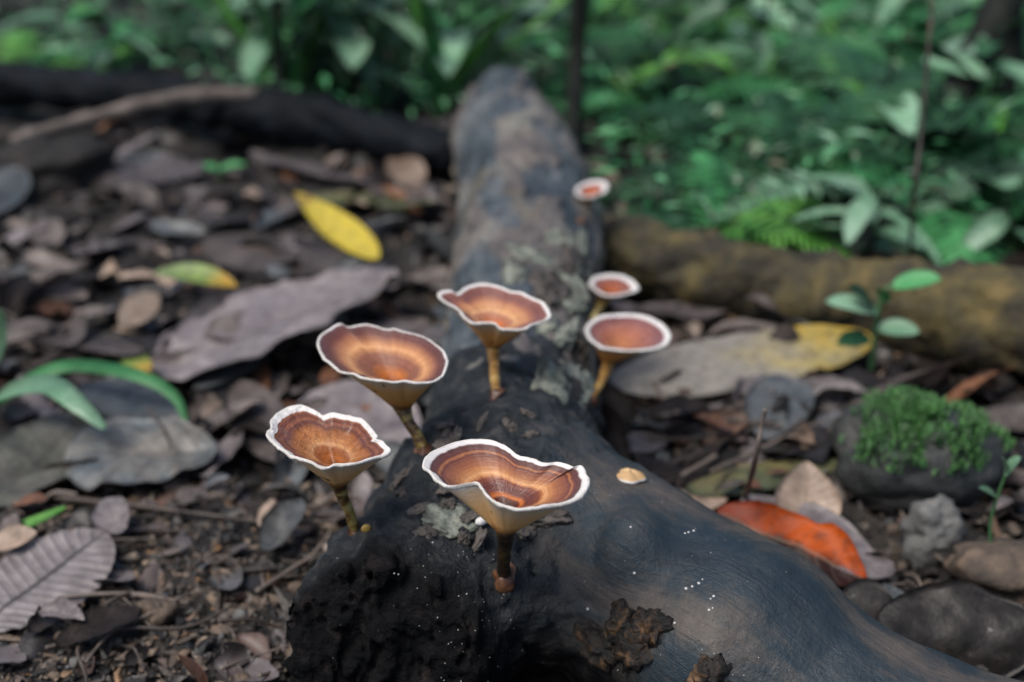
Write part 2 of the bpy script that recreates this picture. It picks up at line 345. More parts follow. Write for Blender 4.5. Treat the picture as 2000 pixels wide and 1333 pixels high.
KNOB = np.array([0.0, 0.0, -500.0])
CUT_P = np.array([-4.6, 42.7, 3.5]); CUT_N = nrm([-0.18, -0.95, 0.22])
BR = [((0.4, 52.0, 4.2), 4.5), ((8.4, 44.6, 3.1), 4.25), ((13.0, 41.3, 1.15), 3.85), ((20.0, 37.6, 2.0), 3.4), ((30.0, 32.0, 1.4), 3.1)]
TRK = [((0.3, 66, 4.3), 3.9), ((0.0, 56.5, 4.4), 4.2), ((-0.8, 51, 4.6), 4.6)]
def log_sdf(P, noise=True):
    d1 = seg(P, TRK[0][0], TRK[1][0], TRK[0][1], TRK[1][1])[0]
    d1 = np.minimum(d1, seg(P, TRK[1][0], TRK[2][0], TRK[1][1], TRK[2][1])[0])
    st = seg(P, TRK[2][0], (-4.4, 44.6, 3.7), 4.4, 4.0)[0]
    cut = (P - CUT_P) @ CUT_N
    st = np.maximum(st, cut)
    body = smin(d1, st, 1.5)
    br = seg(P, *[BR[0][0], BR[1][0]], BR[0][1], BR[1][1])[0]
    for k in (1, 2, 3): br = smin(br, seg(P, BR[k][0], BR[k + 1][0], BR[k][1], BR[k + 1][1])[0], 1.2)
    d = smin(body, br, 2.2)
    kd = np.linalg.norm((P - KNOB) * np.array([1, 1, 0.8]), axis=-1) - 1.2
    d = smin(d, kd, 1.3)
    if noise:
        m = np.abs(d) < 1.3; Q = P[m]
        sm = np.clip((Q[:, 0] - 0.5) / 3.5, 0, 1) * np.clip((53 - Q[:, 1]) / 3, 0, 1)      # the branch is smooth, worn wood
        n = fbm(Q * 0.3, 3, 3) * 0.5 + fbm(Q * 1.1, 4, 11) * 0.75 * (1 - 0.88 * sm) + np.clip(fbm(Q * 0.8, 3, 15) - 0.08, 0, 1) * -1.3 * (1 - sm)
        n += np.abs(fbm(Q * np.array([1.6, 0.7, 1.6]), 3, 31)) * 0.35 * (1 - sm) * np.clip((Q[:, 1] - 44) / 3, 0, 1)
        fc = np.exp(-(cut[m] / 1.2) ** 2) * np.clip((0.5 - Q[:, 0]) / 1.5, 0, 1)                                               # rotten, fibrous broken end
        fib = fbm(Q * np.array([1.9, 1.0, 0.55]) + fbm(Q * 0.7, 2, 4)[:, None] * 0.9, 4, 41)
        n += fc * (np.abs(fib) * 1.7 - 0.25 + fbm(Q * 2.6, 3, 45) * 0.35)
        low = np.clip((6.0 - Q[:, 2]) / 4, 0, 1) * np.clip((7 - Q[:, 0]) / 5, 0, 1)
        n += low * fbm(Q * 1.4, 4, 51) * 0.7
        groove = 0.35 * np.exp(-((Q[:, 1] - 57.6 + 0.02 * Q[:, 0] ** 2 + fbm(Q * 0.5, 2, 8) * 0.8) / 0.45) ** 2)
        d[m] = d[m] + n * 0.55 + groove
    return d
_p = CAM.copy(); _d = nrm(ray(1240, 1068))
for _ in range(80): _p = _p + _d * float(log_sdf(_p[None], False)[0]) * 0.9
KNOB = _p + np.array([0.0, 0.35, -0.45])
H = 0.15
ax_ = [np.arange(-11, 27, H), np.arange(31, 62.5, H), np.arange(-1.2, 10.6, H)]
fgrid = np.empty([len(a) for a in ax_], np.float32)
YY, ZZ = np.meshgrid(ax_[1], ax_[2], indexing='ij')
for i0 in range(0, len(ax_[0]), 16):
    xs = ax_[0][i0:i0 + 16]
    P = np.stack(np.broadcast_arrays(xs[:, None, None], YY[None], ZZ[None]), -1).astype(float)
    fgrid[i0:i0 + 16] = log_sdf(P)
LV, LF = surface_nets(fgrid, np.array([a[0] for a in ax_]), H)
# grain: a coordinate across the fibres (wraps round the knot) and one along them
bd = nrm(np.array(BR[2][0]) - np.array(BR[0][0])); bside = nrm(np.cross(bd, [0, 0, 1])); bup = np.cross(bside, bd)
rel = LV - np.array(BR[1][0]); rel[:, 2] += 0.6; ang = np.arctan2(rel @ bup, rel @ bside)
gr_b = ang * 4.3; al_b = rel @ bd
kdist = np.linalg.norm(LV - KNOB, axis=1)
gr_b = gr_b + 1.9 * np.exp(-(kdist / 1.7) ** 2)
rel2 = LV - np.array(TRK[2][0]); gr_t = np.arctan2(rel2[:, 2], rel2[:, 0]) * 4.3; al_t = LV[:, 1]
wb = np.clip((LV[:, 0] - 0.2) / 3.0, 0, 1) * np.clip((54 - LV[:, 1]) / 3.0, 0, 1)
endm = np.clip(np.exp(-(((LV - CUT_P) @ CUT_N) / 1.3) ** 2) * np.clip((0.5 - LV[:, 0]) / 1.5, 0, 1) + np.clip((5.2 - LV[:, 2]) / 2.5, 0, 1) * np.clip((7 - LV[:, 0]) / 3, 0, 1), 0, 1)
stain = 0.07 * np.exp(-((ang - 2.0) / 0.28) ** 2) - 0.05 * np.exp(-((ang - 1.45) / 0.22) ** 2) + 0.035 * np.exp(-((ang - 0.8) / 0.35) ** 2)
A_log = {'stain': ('FLOAT', stain), 'grain': ('FLOAT_VECTOR', np.stack([gr_b, al_b, np.zeros_like(al_b)], 1)),
         'smoothwood': ('FLOAT', wb), 'rot': ('FLOAT', endm)}

t = NT('log_wood')
at = t.n('Attribute', _attribute_name='grain').outputs['Vector']
sm = t.n('Attribute', _attribute_name='smoothwood').outputs['Fac']; rot = t.n('Attribute', _attribute_name='rot').outputs['Fac']
mp = t.n('Mapping'); t.l(at, mp.inputs['Vector']); mp.inputs['Scale'].default_value = (6.0, 0.16, 1)
g1 = t.noise(mp.outputs[0], 1.0, 4, 0.65, 0.1)
mp2 = t.n('Mapping'); t.l(at, mp2.inputs['Vector']); mp2.inputs['Scale'].default_value = (0.42, 0.085, 1)
g2 = t.noise(mp2.outputs[0], 1.0, 7, 0.72, 0.15)
ov = t.objvec(False)
rn = t.noise(ov, 95, 7, 0.68, 0.4); bl_ = t.noise(ov, 22, 8, 0.7, 0.4)
g2 = t.math('ADD', t.math('MULTIPLY', g2, 0.45), t.math('MULTIPLY', bl_, 0.55)); g2 = t.math('ADD', g2, t.n('Attribute', _attribute_name='stain').outputs['Fac']); fine = t.noise(ov, 260, 5, 0.7)
smooth_c = t.ramp(g2, [(0.38, (0.008, 0.015, 0.023)), (0.48, (0.014, 0.027, 0.039)), (0.52, (0.028, 0.036, 0.042)), (0.58, (0.066, 0.059, 0.054)), (0.70, (0.13, 0.105, 0.088))])
smooth_c = t.mix(t.ramp(g1, [(0.34, 0.25), (0.48, 0.0)]), smooth_c, (0.008, 0.010, 0.013))
rough_c = t.ramp(rn, [(0.34, (0.004, 0.006, 0.008)), (0.5, (0.013, 0.017, 0.021)), (0.6, (0.04, 0.041, 0.042)), (0.74, (0.13, 0.115, 0.105))])
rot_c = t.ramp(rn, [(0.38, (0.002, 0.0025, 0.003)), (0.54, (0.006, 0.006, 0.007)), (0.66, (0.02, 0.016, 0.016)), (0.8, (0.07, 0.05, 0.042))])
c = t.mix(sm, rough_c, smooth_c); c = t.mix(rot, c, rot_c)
hgt = t.math('ADD', t.math('MULTIPLY', g1, 0.2), t.math('MULTIPLY', fine, t.math('SUBTRACT', 1.4, sm)))
M['log'] = t.done(c, t.math('MULTIPLY_ADD', rot, 0.25, t.ramp(rn, [(0.35, 0.42), (0.7, 0.72)])), t.bump(hgt, 0.8, 0.0028), t.math('MULTIPLY_ADD', rot, -0.32, 0.42))

log_root = thing('fallen_log', (0, 60, 0), 'dark wet fallen log with forked end, mushrooms growing on it', 'log')
end_o = part('forked_end', log_root, LV, LF, M['log'], None, A_log)
bvh_front = BVHTree.FromPolygons([tuple(v) for v in LV], [tuple(int(i) for i in f) for f in LF])

# trunk running back from the fork, bark in raised plates
TP = cr([(0.2, 55, 4.2, 3.5), (0.25, 60, 4.3, 3.75), (0.45, 71, 4.35, 3.95), (1.05, 88, 4.4, 4.35), (0.2, 102, 4.4, 4.2), (-0.45, 107, 4.5, 3.95), (-0.6, 111, 5.0, 3.3), (-0.7, 114.5, 5.9, 2.2)], 300)
nseg = 170; V = []; UVt = []; plate = []
for k, (x, y, z, r) in enumerate(TP):
    a = np.linspace(0, 2 * math.pi, nseg, endpoint=False)
    p = np.stack([x + np.cos(a) * r, np.full(nseg, y), z + np.sin(a) * r], 1)
    q = p * np.array([1, 0.45, 1])
    pl = fbm(q * 0.42, 4, 61) + 0.25 * np.clip(np.cos(a - 0.35), 0, 1) - 0.03
    pm = np.clip((pl - 0.07) / 0.05, 0, 1)
    d = fbm(p * 0.22, 3, 71) * 0.45 + pm * (0.30 + 0.15 * fbm(p * 1.5, 3, 73)) + fbm(p * np.array([1.6, 0.8, 1.6]), 4, 75) * 0.28
    d -= 0.75 * np.exp(-((y - 88) / 0.9) ** 2 - ((a - 1.62) / 0.22) ** 2)                 # knot hole on top
    V.append(p + np.stack([np.cos(a), np.zeros(nseg), np.sin(a)], 1) * d[:, None]); plate.append(pm)
    UVt += [(x_ / 6.283, y * 0.1) for x_ in a]
V = np.concatenate(V); F = [tuple(f) for f in grid_faces(nseg, len(TP), True)[:, ::-1]]
V = np.vstack([V, [(-0.7, 115.2, 6.1)]]); o_ = (len(TP) - 1) * nseg
F += [(o_ + (i + 1) % nseg, o_ + i, len(V) - 1) for i in range(nseg)]; UVt.append((0, 0)); plate.append([0.0])
t = NT('trunk_bark'); ov = t.objvec(False, (1, 0.5, 1)); pl = t.n('Attribute', _attribute_name='plate').outputs['Fac']
n1 = t.noise(ov, 24, 5, 0.6, 0.4); n2 = t.noise(ov, 90, 6, 0.65); n3 = t.noise(ov, 13, 3, 0.5, 0.8)
cA = t.ramp(n1, [(0.36, (0.02, 0.026, 0.032)), (0.48, (0.06, 0.076, 0.088)), (0.6, (0.12, 0.128, 0.132)), (0.74, (0.21, 0.185, 0.165))])
cB = t.ramp(n1, [(0.3, (0.06, 0.052, 0.048)), (0.5, (0.125, 0.108, 0.098)), (0.7, (0.22, 0.215, 0.18))])
c = t.mix(pl, cA, cB); c = t.mix(t.ramp(n3, [(0.62, 0.0), (0.70, 0.7)]), c, (0.14, 0.115, 0.075))
c = t.mix(t.ramp(n2, [(0.3, 0.8), (0.5, 0.0)]), c, (0.012, 0.012, 0.012))
M['trunk'] = t.done(c, t.ramp(n2, [(0.3, 0.38), (0.7, 0.65)]), t.bump(n2, 0.9, 0.003), 0.5)
trunk_o = part('trunk', log_root, V, F, M['trunk'], np.array(UVt), {'plate': ('FLOAT', np.concatenate([np.asarray(x, float) for x in plate]))})
bvh_trunk = BVHTree.FromPolygons([tuple(v) for v in V], F)
def hit(px, py):
    best = None
    for b in (bvh_front, bvh_trunk):
        h_ = b.ray_cast(Vector(CAM), Vector(nrm(ray(px, py))))
        if h_[0] is not None and (best is None or h_[3] < best[1]): best = (np.array(h_[0]), h_[3], np.array(h_[1]))
    return (best[0], best[2]) if best else (atz(px, py, 0), np.array([0, 0, 1.0]))

# ------------------------------------------------------------------ mushrooms
PB, DB, OR, TA, YT, DK = (0.125, 0.043, 0.034), (0.19, 0.062, 0.034), (0.42, 0.165, 0.055), (0.40, 0.20, 0.10), (0.58, 0.33, 0.16), (0.055, 0.015, 0.008)
WH = (0.66, 0.63, 0.61)
def cap_mat(name, stops, edge, wet=0.35, glow=0.0):
    t = NT(name); sp = t.n('SeparateXYZ'); t.l(t.n('TexCoord').outputs['UV'], sp.inputs[0])
    ov = t.objvec(True); cmb = t.n('CombineXYZ'); t.l(t.math('MULTIPLY', sp.outputs[0], 70.0), cmb.inputs[0]); t.l(t.math('MULTIPLY', sp.outputs[1], 3.0), cmb.inputs[1])
    fib = t.noise(cmb.outputs[0], 1.0, 3, 0.6); wob = t.noise(ov, 55, 3, 0.5); fine = t.noise(ov, 500, 4, 0.6)
    cmb2 = t.n('CombineXYZ'); t.l(t.math('MULTIPLY', sp.outputs[1], 60.0), cmb2.inputs[0]); t.l(t.math('MULTIPLY', sp.outputs[0], 4.0), cmb2.inputs[1])
    ringn = t.noise(cmb2.outputs[0], 1.0, 3, 0.6)
    r = t.math('ADD', sp.outputs[1], t.math('MULTIPLY', t.math('SUBTRACT', wob, 0.5), 0.055))
    r = t.math('ADD', r, t.math('MULTIPLY', t.math('SUBTRACT', fib, 0.5), 0.03))
    c = t.ramp(r, stops + [(edge - 0.012, stops[-1][1]), (edge + 0.012, WH), (1.0, (0.73, 0.71, 0.69))])
    inside = t.ramp(r, [(edge - 0.02, 1.0), (edge, 0.0)])
    c = t.mix(t.math('MULTIPLY', t.ramp(ringn, [(0.35, 0.55), (0.6, 0.0)]), inside), c, t.mix(1.0, c, (0.5, 0.4, 0.42), 'MULTIPLY'))
    c = t.mix(t.math('MULTIPLY', t.ramp(fib, [(0.4, 0.35), (0.6, 0.0)]), inside), c, t.mix(1.0, c, (0.6, 0.5, 0.5), 'MULTIPLY'))
    rg = t.math('ADD', t.ramp(t.math('ADD', r, t.math('MULTIPLY', t.math('SUBTRACT', wob, 0.5), 0.5)), [(0.2, 0.16), (0.6, wet), (edge, 0.55)]), t.math('MULTIPLY', t.math('SUBTRACT', fine, 0.5), 0.15))
    hg = t.math('ADD', t.math('ADD', t.math('MULTIPLY', fine, 0.3), t.math('MULTIPLY', t.noise(ov, 170, 3, 0.55), 2.6 * glow)), t.math('MULTIPLY', t.math('MULTIPLY_ADD', inside, 0.8, 0.2), t.math('ADD', t.math('MULTIPLY', fib, 0.5), t.math('MULTIPLY', ringn, 0.8))))
    t.b.inputs['Coat Roughness'].default_value = 0.12
    return t.done(c, rg, t.bump(hg, 0.6 + 0.5 * glow, 0.0007 + 0.0004 * glow), 0.5, t.math('MULTIPLY', t.math('MULTIPLY', inside, t.ramp(t.noise(ov, 140, 4, 0.7), [(0.42, 0.15), (0.6, 1.0)])), 0.1 + 0.5 * glow))
def under_mat(name, ca, cb, cc):
    t = NT(name); sp = t.n('SeparateXYZ'); t.l(t.n('TexCoord').outputs['UV'], sp.inputs[0])
    ov = t.objvec(True); n1 = t.noise(ov, 90, 5, 0.6); sp2 = t.noise(ov, 160, 3, 0.5)
    r = t.math('ADD', sp.outputs[1], t.math('MULTIPLY', t.math('SUBTRACT', n1, 0.5), 0.16))
    c = t.ramp(r, [(0.06, cc), (0.22, cb), (0.55, ca), (0.9, (0.70, 0.56, 0.42)), (0.99, (0.76, 0.71, 0.64))])
    c = t.mix(t.ramp(sp2, [(0.29, 1.0), (0.35, 0.0)]), c, (0.05, 0.02, 0.008))
    t.b.inputs['Subsurface Weight'].default_value = 0.35; t.b.inputs['Subsurface Radius'].default_value = (1.0, 0.45, 0.2); t.b.inputs['Subsurface Scale'].default_value = 0.004
    return t.done(c, 0.6, t.bump(t.noise(ov, 900, 2), 0.35, 0.0005), 0.4)
def stem_mat(name, stops):
    t = NT(name); ov = t.objvec(True); n = t.noise(ov, 110, 4, 0.6, 0.5); sp = t.n('SeparateXYZ'); t.l(t.n('TexCoord').outputs['UV'], sp.inputs[0])
    cmb = t.n('CombineXYZ'); t.l(t.math('MULTIPLY', sp.outputs[1], 2.3), cmb.inputs[0]); t.l(sp.outputs[0], cmb.inputs[1])
    b = t.noise(cmb.outputs[0], 1.0, 4, 0.65, 0.6)
    c = t.ramp(t.math('ADD', t.math('MULTIPLY', b, 0.65), t.math('MULTIPLY', n, 0.35)), stops)
    return t.done(c, 0.42, t.bump(t.noise(ov, 400, 4), 0.5, 0.0008), 0.5)
M['margin'] = mottled('cap_margin', [(0.3, (0.56, 0.51, 0.45)), (0.5, (0.66, 0.63, 0.59)), (0.7, (0.74, 0.72, 0.69))], 160, 0.65, 0.8, 0.0008, 700)
M['underA'] = under_mat('underside_pale', (0.78, 0.50, 0.25), (0.72, 0.41, 0.16), (0.26, 0.11, 0.03))
M['underB'] = under_mat('underside_amber', (0.78, 0.41, 0.14), (0.68, 0.31, 0.075), (0.22, 0.08, 0.02))
M['stemA'] = stem_mat('stem_mottled', [(0.40, (0.02, 0.012, 0.007)), (0.47, (0.09, 0.045, 0.012)), (0.53, (0.28, 0.21, 0.06)), (0.66, (0.46, 0.39, 0.19))])
M['stemB'] = stem_mat('stem_dark_mottled', [(0.42, (0.012, 0.008, 0.006)), (0.54, (0.045, 0.026, 0.012)), (0.64, (0.2, 0.13, 0.03)), (0.74, (0.34, 0.24, 0.07))])
M['stemC'] = stem_mat('stem_ochre', [(0.38, (0.09, 0.045, 0.012)), (0.5, (0.24, 0.13, 0.035)), (0.66, (0.38, 0.26, 0.09))])
M['disc'] = mottled('stem_disc', [(0.35, (0.03, 0.012, 0.007)), (0.5, (0.10, 0.042, 0.022)), (0.7, (0.24, 0.11, 0.05))], 130, 0.35, 0.5, 0.001, 300)
M['disc_yellow'] = mottled('bud_yellow', [(0.3, (0.34, 0.2, 0.04)), (0.7, (0.5, 0.36, 0.1))], 130, 0.35, 0.3)

def mushroom(label, cont, org, scl, Yc, apex, stem, base, rs, din, p_in, q_out, stops, edge, under, stemm, tilt=(0, 0), seed=1, thick=0.13, wet=0.35, drop=0.0):
    """cont: rim outline; apex: where cone meets stalk; stem: points down the stalk; base: foot on the wood"""
    c2 = lambda p: (org[0] + p[0] / scl, org[1] + p[1] / scl)
    C = np.array([c2(p) for p in cont]); N = 220
    C = cr(C, N * 4, True)
    seglen = np.r_[0, np.cumsum(np.linalg.norm(np.diff(np.vstack([C, C[:1]]), axis=0), axis=1))]
    C = np.stack([np.interp(np.linspace(0, seglen[-1], N, endpoint=False), seglen, np.r_[C[:, k], C[0, k]]) for k in (0, 1)], 1)
    cx, cy = (C.min(0) + C.max(0)) / 2
    O = aty(cx, cy, Yc); nz = nrm([tilt[0], tilt[1], 1.0])
    R = []
    for (x, y) in C:
        d = ray(x, y); R.append(CAM + d * (np.dot(O - CAM, nz) / np.dot(d, nz)))
    R = np.array(R)
    # waves of the rim: where the outline departs from a smooth oval the edge rises or dips
    rel = R - O; th = np.unwrap(np.arctan2(rel[:, 1], rel[:, 0])); rr = np.linalg.norm(rel[:, :2], axis=1)
    A = np.stack([np.ones(N)] + [f(k * th) for k in (1, 2, 3) for f in (np.cos, np.sin)], 1)
    fit = A @ np.linalg.lstsq(A, rr, rcond=None)[0]
    res = (rr - fit); view = np.abs(np.sin(th)) ** 1.5 * np.sign(np.sin(th))
    dz = 0.55 * res * view * 0.5
    for i in range(N):                              # slide along the sight line so the outline stays true
        d = ray(*C[i]); R[i] = R[i] + d * (dz[i] / d[2])
    rng = np.random.RandomState(seed)
    rip = fbm(np.stack([np.cos(th) * 3.2 + seed, np.sin(th) * 3.2, np.full(N, seed * 1.7)], 1), 3, seed)
    R[:, 2] += rip * 0.05
    jag = fbm(np.stack([np.cos(th) * 11 + seed, np.sin(th) * 11, np.full(N, seed * 2.1)], 1), 3, seed + 5)
    od = (R - O) * np.array([1, 1, 0.0]); R += od / np.linalg.norm(od, axis=1)[:, None] * (jag * 0.045)[:, None]
    AP = aty(*c2(apex), Yc + drop); hb, hn = hit(*c2(base)) if base else (None, None)
    dep = O[2] - AP[2]
    rf = O[1] - R[:, 1].min(); el = math.atan2(CAM[2] - O[2], O[1]); d_in = min(din * rf * math.tan(el), dep - 0.25)
    Ain = np.array([AP[0] * 0.6 + O[0] * 0.4, AP[1] * 0.5 + O[1] * 0.5, O[2] - d_in])
    ker = np.exp(-(np.arange(-40, 41) / 20.0) ** 2); ker /= ker.sum()
    RS = np.stack([np.convolve(np.r_[R[-40:, k], R[:, k], R[:40, k]], ker, 'valid') for k in range(3)], 1)
    root = thing('mushroom', hb, label, 'mushroom', None)
    # cap (inside of the funnel)
    nt_ = 40; ts = np.linspace(0.0, 1.0, nt_) ** 0.9; V = []; UV = []
    thn = np.arange(N) / N
    pl = fbm(np.stack([np.cos(th) * 1.6, np.sin(th) * 1.6, np.full(N, 3.0 + seed)], 1), 2, seed + 9) * 0.10
    for tt in ts:
        bl = np.clip((tt - 0.15) / 0.6, 0, 1) ** 1.5; Q_ = RS * (1 - bl) + R * bl
        base_xy = Ain + (Q_ - Ain) * tt
        z = Q_[:, 2] - (Q_[:, 2] - Ain[2]) * (1 - tt) ** p_in + pl * (tt ** 1.5) * (1 - tt) * 1.5
        V.append(np.column_stack([base_xy[:, :2], z])); UV += [(a, tt) for a in thn]
    cap_o = part('cap', root, np.concatenate(V), grid_faces(N, nt_, True)[:, ::-1] if (th[-1] < th[0]) else grid_faces(N, nt_, True), cap_mat('cap_bands_%d' % seed, stops, edge, wet, 1.0 if wet < 0.3 else 0.1), np.array(UV))
    # margin: rolled white lip
    outd = R - O; outd[:, 2] = 0; outd /= np.linalg.norm(outd, axis=1)[:, None]
    lipn = fbm(np.stack([np.cos(th) * 9, np.sin(th) * 9, np.full(N, 5.0 + seed)], 1), 2, seed + 3)[:, None]
    V = []; tk = thick * (1 + 0.35 * lipn)
    for a in np.linspace(0, math.pi, 8):
        V.append(R + outd * (np.sin(a) * tk * 0.4) + np.array([0, 0, 1.0]) * (-tk / 2 * (1 - np.cos(a))))
    zi = 0.985; inn = Ain + (R - Ain) * zi; inn[:, 2] = R[:, 2] - (R[:, 2] - Ain[2]) * (1 - zi) ** p_in + 0.004
    V = [inn] + V
    uo = []
    rs_ = rs[0]
    axis = nrm(np.array(aty(*c2(stem[1]), Yc + drop)) - AP)
    a_ = np.array([0.0, 0, 0])
    ring = np.stack([np.cos(th), np.sin(th), np.zeros(N)], 1) * rs_ * 1.02 + AP
    def outer(tt):
        edge_ = R.copy(); edge_[:, 2] -= tk[:, 0]
        xy = ring + (edge_ - ring) * tt
        z = edge_[:, 2] - (edge_[:, 2] - ring[:, 2]) * (1 - tt) ** q_out
        return np.column_stack([xy[:, :2], z])
    V.append(outer(0.955))
    ccw = th[-1] > th[0]; fl = (lambda f: f) if ccw else (lambda f: f[:, ::-1])
    part('margin', root, np.concatenate(V), fl(grid_faces(N, len(V), True)), M['margin']).parent = cap_o
    no = 26; V = []; UV = []
    for tt in np.linspace(0.962, 0.0, no):
        V.append(outer(tt)); UV += [(a, tt) for a in thn]
    part('underside', root, np.concatenate(V), fl(grid_faces(N, no, True)), M[under], np.array(UV))
    # stalk
    pts = [AP + (AP - aty(*c2(stem[1]), Yc + drop)) * 0.12, AP]; n = len(stem)
    for k in range(1, n):
        f = k / n
        y = (Yc + drop) * (1 - f) + hb[1] * f
        pts.append(aty(*c2(stem[k]), y))
    pts.append(hb - hn * 0.15)
    rad = [rs_ * 0.98] + list(np.interp(np.linspace(0, 1, len(pts) - 1), np.linspace(0, 1, len(rs)), rs))
    V, F, UV = tube(pts, rad, 44, 20, 0.05, 2.5, seed)
    stem_o = part('stem', root, V, F, M[stemm], UV)
    # holdfast disc spread over the wood
    u_ = nrm(np.cross(hn, [0.3, 1, 0.2])); v_ = np.cross(hn, u_); V = []; nr = 7; ns = 26
    for k in range(nr):
        f = k / (nr - 1)
        for i in range(ns):
            a = 2 * math.pi * i / ns; lob = 1 + 0.22 * math.sin(3 * a + seed) + 0.1 * math.sin(5 * a + 2 * seed)
            V.append(hb + (u_ * math.cos(a) + v_ * math.sin(a)) * (rs[-1] * (0.6 + 1.25 * f * lob)) + hn * (0.30 * (1 - f) ** 1.6 - 0.06))
    part('base_disc', root, V, grid_faces(ns, nr, True), M['disc']).parent = stem_o
    return root, hb, hn

# colour zones from the middle outwards
z1 = [(0.0, DK), (0.1, DK), (0.17, (0.10, 0.026, 0.012)), (0.20, (0.5, 0.16, 0.04)), (0.235, (0.34, 0.11, 0.03)), (0.26, PB), (0.36, PB), (0.43, DB), (0.47, (0.5, 0.25, 0.10)), (0.5, YT), (0.54, (0.42, 0.2, 0.08)), (0.6, (0.3, 0.125, 0.06)), (0.68, (0.22, 0.085, 0.05)), (0.735, PB), (0.76, (0.37, 0.16, 0.07)), (0.785, PB), (0.82, (0.10, 0.042, 0.04))]
z2 = [(0.0, (0.30, 0.09, 0.015)), (0.16, (0.40, 0.13, 0.02)), (0.25, (0.30, 0.1, 0.025)), (0.3, (0.36, 0.14, 0.05)), (0.34, YT), (0.39, (0.5, 0.25, 0.1)), (0.46, (0.42, 0.18, 0.06)), (0.58, (0.33, 0.13, 0.045)), (0.66, PB), (0.71, (0.28, 0.11, 0.06)), (0.74, DB), (0.77, PB), (0.79, (0.3, 0.10, 0.04))]
z3 = [(0.0, (0.20, 0.05, 0.01)), (0.16, (0.42, 0.14, 0.025)), (0.26, (0.32, 0.12, 0.04)), (0.34, (0.22, 0.095, 0.06)), (0.47, (0.24, 0.105, 0.065)), (0.56, (0.48, 0.245, 0.11)), (0.6, YT), (0.66, (0.45, 0.22, 0.1)), (0.74, (0.26, 0.11, 0.065)), (0.82, PB), (0.93, (0.10, 0.045, 0.045))]
z4 = [(0.0, (0.30, 0.07, 0.01)), (0.18, (0.45, 0.15, 0.04)), (0.26, (0.36, 0.15, 0.08)), (0.36, (0.4, 0.2, 0.12)), (0.42, (0.62, 0.38, 0.2)), (0.46, (0.52, 0.29, 0.14)), (0.58, (0.46, 0.23, 0.115)), (0.66, (0.3, 0.13, 0.085)), (0.74, (0.17, 0.07, 0.062)), (0.86, (0.2, 0.085, 0.07))]
z5 = [(0.0, (0.45, 0.2, 0.1)), (0.2, (0.48, 0.2, 0.09)), (0.45, (0.42, 0.16, 0.09)), (0.65, (0.34, 0.14, 0.11)), (0.78, (0.24, 0.1, 0.1))]
z6 = [(0.0, (0.4, 0.12, 0.03)), (0.4, (0.42, 0.12, 0.04)), (0.6, (0.3, 0.11, 0.08))]
z1 = [(p * 1.065, c_) for p, c_ in z1]; z2 = [(p * 1.1, c_) for p, c_ in z2]; z3 = [(p * 1.03, c_) for p, c_ in z3]; z4 = [(p * 1.04, c_) for p, c_ in z4]
_br = lambda z: [(p, tuple(min(0.85, v * k) for v, k in zip(c_, (1.28, 1.2, 1.1)))) for p, c_ in z]
z1, z2, z3, z4, z5, z6 = map(_br, (z1, z2, z3, z4, z5, z6))
MM = []
MM.append(mushroom('largest banded mushroom cup with folded wavy front rim, above the log knot',
    [(112,290),(160,190),(260,140),(390,90),(500,72),(650,78),(770,120),(870,195),(1000,235),(1110,270),(1200,265),(1280,284),(1335,303),(1392,291),(1430,350),(1458,420),(1430,490),(1370,545),(1250,590),(1150,595),(1040,620),(920,640),(800,625),(720,590),(650,540),(595,475),(555,422),(480,430),(380,450),(300,450),(240,415),(180,345)],
    (800, 840), 4.166, 42.0, (785, 815), [(785, 815), (778, 930), (765, 1060)], (765, 1180), [0.34, 0.27, 0.25, 0.27], 1.12, 1.0, 1.12, z1, 0.925, 'underA', 'stemB', (0.0, 0.0), 1, 0.15))
MM.append(mushroom('glossy wet banded mushroom with broad white rim on the log shoulder',
    [(95,345),(130,290),(132,230),(180,170),(270,115),(385,88),(480,120),(545,155),(580,182),(650,160),(760,180),(900,205),(970,260),(1020,320),(1045,365),(1035,388),(1100,410),(1130,450),(1158,480),(1120,520),(1020,545),(920,580),(800,600),(690,600),(620,630),(550,620),(480,580),(400,555),(300,520),(200,455),(140,400)],
    (500, 770), 4.443, 46.0, (715, 770), [(715, 770), (745, 880), (800, 1000)], (850, 1185), [0.33, 0.23, 0.2, 0.22], 1.05, 1.0, 1.1, z2, 0.895, 'underA', 'stemA', (0.0, 0.0), 2, 0.14, 0.16))
MM.append(mushroom('leaning oval banded mushroom with thin white rim and amber underside',
    [(90,280),(100,220),(160,160),(230,120),(290,97),(350,125),(430,110),(510,97),(600,120),(700,145),(760,140),(850,165),(950,190),(1050,230),(1130,290),(1195,360),(1218,430),(1195,520),(1150,570),(1080,605),(950,608),(850,590),(740,595),(630,580),(480,560),(400,525),(290,510),(200,440),(140,390),(115,340)],
    (600, 610), 4.443, 51.5, (825, 815), [(825, 815), (865, 920), (935, 1040)], (1020, 1190), [0.40, 0.27, 0.23, 0.26], 1.1, 1.05, 1.2, z3, 0.972, 'underB', 'stemA', (0.0, 0.0), 3, 0.11))
MM.append(mushroom('upright funnel mushroom with pinched rim corner on the trunk ridge',
    [(78,230),(110,190),(200,185),(255,215),(330,165),(440,125),(560,118),(680,145),(780,185),(880,205),(980,250),(1080,290),(1120,330),(1160,430),(1100,475),(1000,505),(900,550),(790,555),(680,540),(620,492),(520,490),(420,495),(350,460),(290,385),(230,330),(140,290)],
    (840, 530), 4.938, 56.8, (605, 735), [(605, 735), (618, 880), (624, 1040)], (630, 1190), [0.30, 0.24, 0.22, 0.24], 1.08, 1.0, 1.25, z4, 0.94, 'underB', 'stemC', (0.0, 0.0), 4, 0.12))
